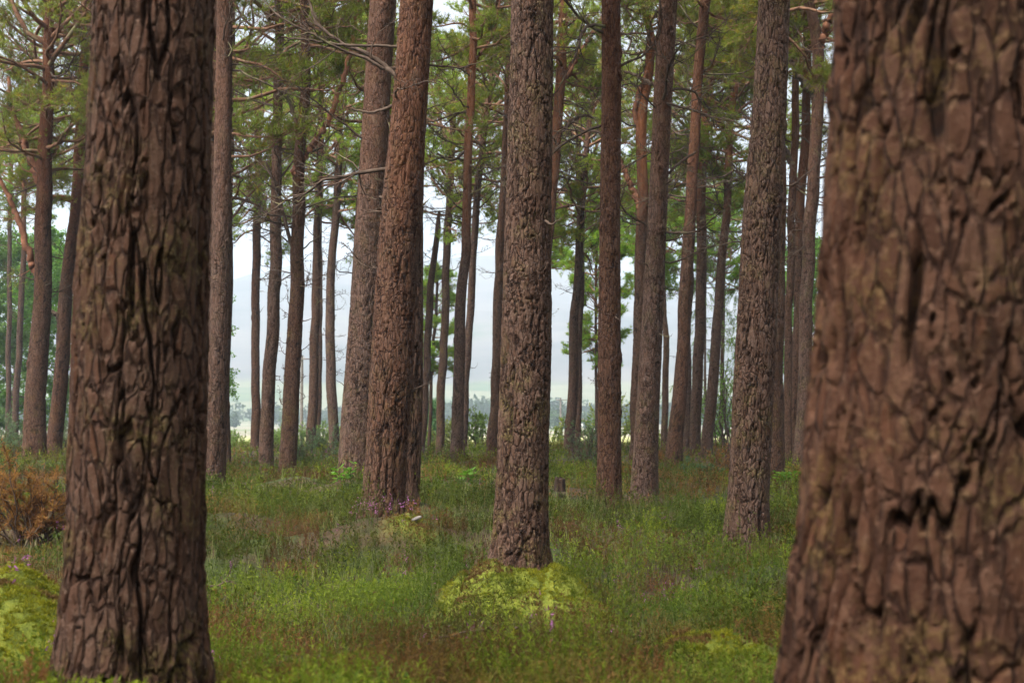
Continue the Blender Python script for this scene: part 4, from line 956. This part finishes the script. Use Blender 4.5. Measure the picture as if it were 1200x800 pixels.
M_pole = flat_material('pole_wood', (.09, .075, .065), (.14, .12, .105), 3)
M_ins = flat_material('insulator', (.22, .22, .22), (.3, .3, .3), 3, .4)
def box(mb, c, s):
    x, y, z = c; a, b, d = s[0]/2, s[1]/2, s[2]/2
    V = np.array([[x-a, y-b, z-d], [x+a, y-b, z-d], [x+a, y+b, z-d], [x-a, y+b, z-d], [x-a, y-b, z+d], [x+a, y-b, z+d], [x+a, y+b, z+d], [x-a, y+b, z+d]])
    mb.add(V, [np.array([[0, 3, 2, 1], [4, 5, 6, 7], [0, 1, 5, 4], [1, 2, 6, 5], [2, 3, 7, 6], [3, 0, 4, 7]])])
def pole(px, top, Y, r, label, arm):
    p = unproj(px, top, Y); z0 = g1(p[0], Y); h = p[2]-z0; root = thing('utility_pole', (p[0], Y, z0), label, 'utility pole', 'utility poles in the fields')
    mb = MB(); V, q = tubes(np.array([[[0, 0, -.3], [0, 0, h*.5], [0, 0, h]]]), np.array([[r*1.15, r, r*.85]]), 12); mb.add(V, [q]); obj('post', mb.build('post', True), M_pole, root)
    mb = MB(); box(mb, (arm*.15, -r-.05, h-.35), (arm, .09, .11)); ca = obj('crossarm', mb.build('crossarm'), M_pole, root)
    for s in (-.42, 0, .42):
        mb = MB(); V, q = tubes(np.array([[[s*arm+arm*.15, -r-.05, h-.295], [s*arm+arm*.15, -r-.05, h-.2], [s*arm+arm*.15, -r-.05, h-.1]]]), np.array([[.04, .07, .03]]), 8); mb.add(V, [q]); obj('insulator', mb.build('insulator', True), M_ins, ca)
pole(354, 416, 128, .14, 'wooden utility pole right behind the dark twiggy pine', 1.5)
pole(657, 466, 235, .17, 'shorter-looking far utility pole right of the central pine', 2.2)
def shed():
    Y = 560; p = unproj(687, 497, Y); z = g1(p[0], Y); root = thing('farm_building', (p[0], Y, z), 'tiny red-roofed farm building in the pale fields', 'building')
    mb = MB(); box(mb, (0, 0, 1.0), (4.6, 4, 2.0)); w = obj('wall', mb.build('wall'), flat_material('render_wall', (.5, .46, .42), (.6, .56, .5), .5), root)
    mb = MB(); V = np.array([[-2.5, -2.2, 2.004], [2.5, -2.2, 2.004], [2.5, 2.2, 2.004], [-2.5, 2.2, 2.004], [-2.5, 0, 3.6], [2.5, 0, 3.6]]); mb.add(V, [np.array([[0, 1, 5, 4], [2, 3, 4, 5], [0, 3, 2, 1]]), np.array([[0, 4, 3], [1, 2, 5]])])
    obj('roof', mb.build('roof'), flat_material('red_roof', (.42, .10, .07), (.5, .14, .09), .6), root)
    mb = MB(); box(mb, (-1, -2.03, .95), (.9, .06, 1.9)); obj('door', mb.build('door'), flat_material('door_paint', (.09, .1, .1), (.12, .13, .13), 1), root)
    mb = MB(); box(mb, (1, -2.03, 1.2), (.9, .06, .8)); obj('window', mb.build('window'), flat_material('dark_glass', (.04, .05, .06), (.06, .07, .08), 1, .2), root)
shed()

# ------------------------------------------------------------------ haze
hz = MB(); box(hz, (0, 1880, 180), (5200, 4000, 400)); m_, nt, out = newmat('haze'); N = NT(nt)
v = N.n('ShaderNodeVolumePrincipled'.replace('ShaderNode', '')); v.inputs['Color'].default_value = (.74, .87, 1., 1); v.inputs['Density'].default_value = .00044
v.inputs['Density Attribute'].default_value = ''; v.inputs['Anisotropy'].default_value = .2
N.l(v.outputs[0], out.inputs['Volume']); tag(obj('haze', hz.build('haze'), m_), 'thin pale haze over the valley', None, None, 'stuff')

# ------------------------------------------------------------------ camera, light, render settings
cam = bpy.data.cameras.new('camera'); co = bpy.data.objects.new('camera', cam); col.objects.link(co); sc.camera = co
co.location = (0, 0, CAMZ); co.rotation_euler = (pi/2+PITCH, 0, 0)
cam.sensor_width = 36; cam.lens = 50; cam.clip_start = .05; cam.clip_end = 9000
cam.dof.use_dof = True; cam.dof.focus_distance = 14; cam.dof.aperture_fstop = 5.0
W = bpy.data.worlds.new('World'); sc.world = W; W.use_nodes = True
N = NT(W.node_tree); bg = W.node_tree.nodes['Background']
EL, AZ = radians(56), radians(-135)            # azimuth from +Y towards +X: soft light through the cloud from behind the camera's left
sky = N.n('TexSky'); sky.sky_type = 'NISHITA'; sky.sun_disc = False; sky.sun_elevation = EL; sky.sun_rotation = AZ
sky.air_density = 1.0; sky.dust_density = 6.0; sky.ozone_density = 1.0
bw = N.n('RGBToBW'); N.l(sky.outputs[0], bw.inputs[0])
cloud = N.mix(.92, sky.outputs[0], bw.outputs[0])          # a closed cloud deck: nearly colourless sky light
tc = N.n('TexCoord'); sx = N.n('SeparateXYZ'); N.l(tc.outputs['Generated'], sx.inputs[0])
lum = N.math('ADD', .60, N.math('MULTIPLY', N.math('MAXIMUM', sx.outputs['Z'], 0.), 1.2))   # overcast skies are about three times brighter overhead than at the horizon
cl = N.n('VectorMath'); cl.operation = 'SCALE'; N.l(cloud, cl.inputs[0]); N.l(lum, cl.inputs['Scale'])
N.l(cl.outputs[0], bg.inputs['Color']); bg.inputs['Strength'].default_value = .086
sun = bpy.data.lights.new('sun', 'SUN'); so = bpy.data.objects.new('sun', sun); col.objects.link(so)
sd = Vector((sin(AZ)*cos(EL), cos(AZ)*cos(EL), sin(EL))); so.rotation_euler = sd.to_track_quat('Z', 'Y').to_euler(); so.location = (-5, -5, 30)
sun.energy = 1.5; sun.angle = radians(35); sun.color = (1, .965, .91)
sc.view_settings.view_transform = 'Standard'; sc.view_settings.look = 'None'; sc.view_settings.gamma = 1; sc.view_settings.exposure = 2.4
sc.view_settings.use_curve_mapping = False
cy = sc.cycles
cy.use_denoising = True
try: cy.denoiser = 'OPENIMAGEDENOISE'; cy.denoising_input_passes = 'RGB_ALBEDO_NORMAL'
except Exception: pass
cy.max_bounces = 6; cy.diffuse_bounces = 4; cy.glossy_bounces = 2; cy.transmission_bounces = 4; cy.volume_bounces = 0; cy.transparent_max_bounces = 4
cy.use_adaptive_sampling = True; cy.adaptive_threshold = .015
cy.caustics_reflective = False; cy.caustics_refractive = False
print('script', round(time.time()-T0, 1), sum(len(o.data.polygons) for o in sc.objects if o.type == 'MESH'))
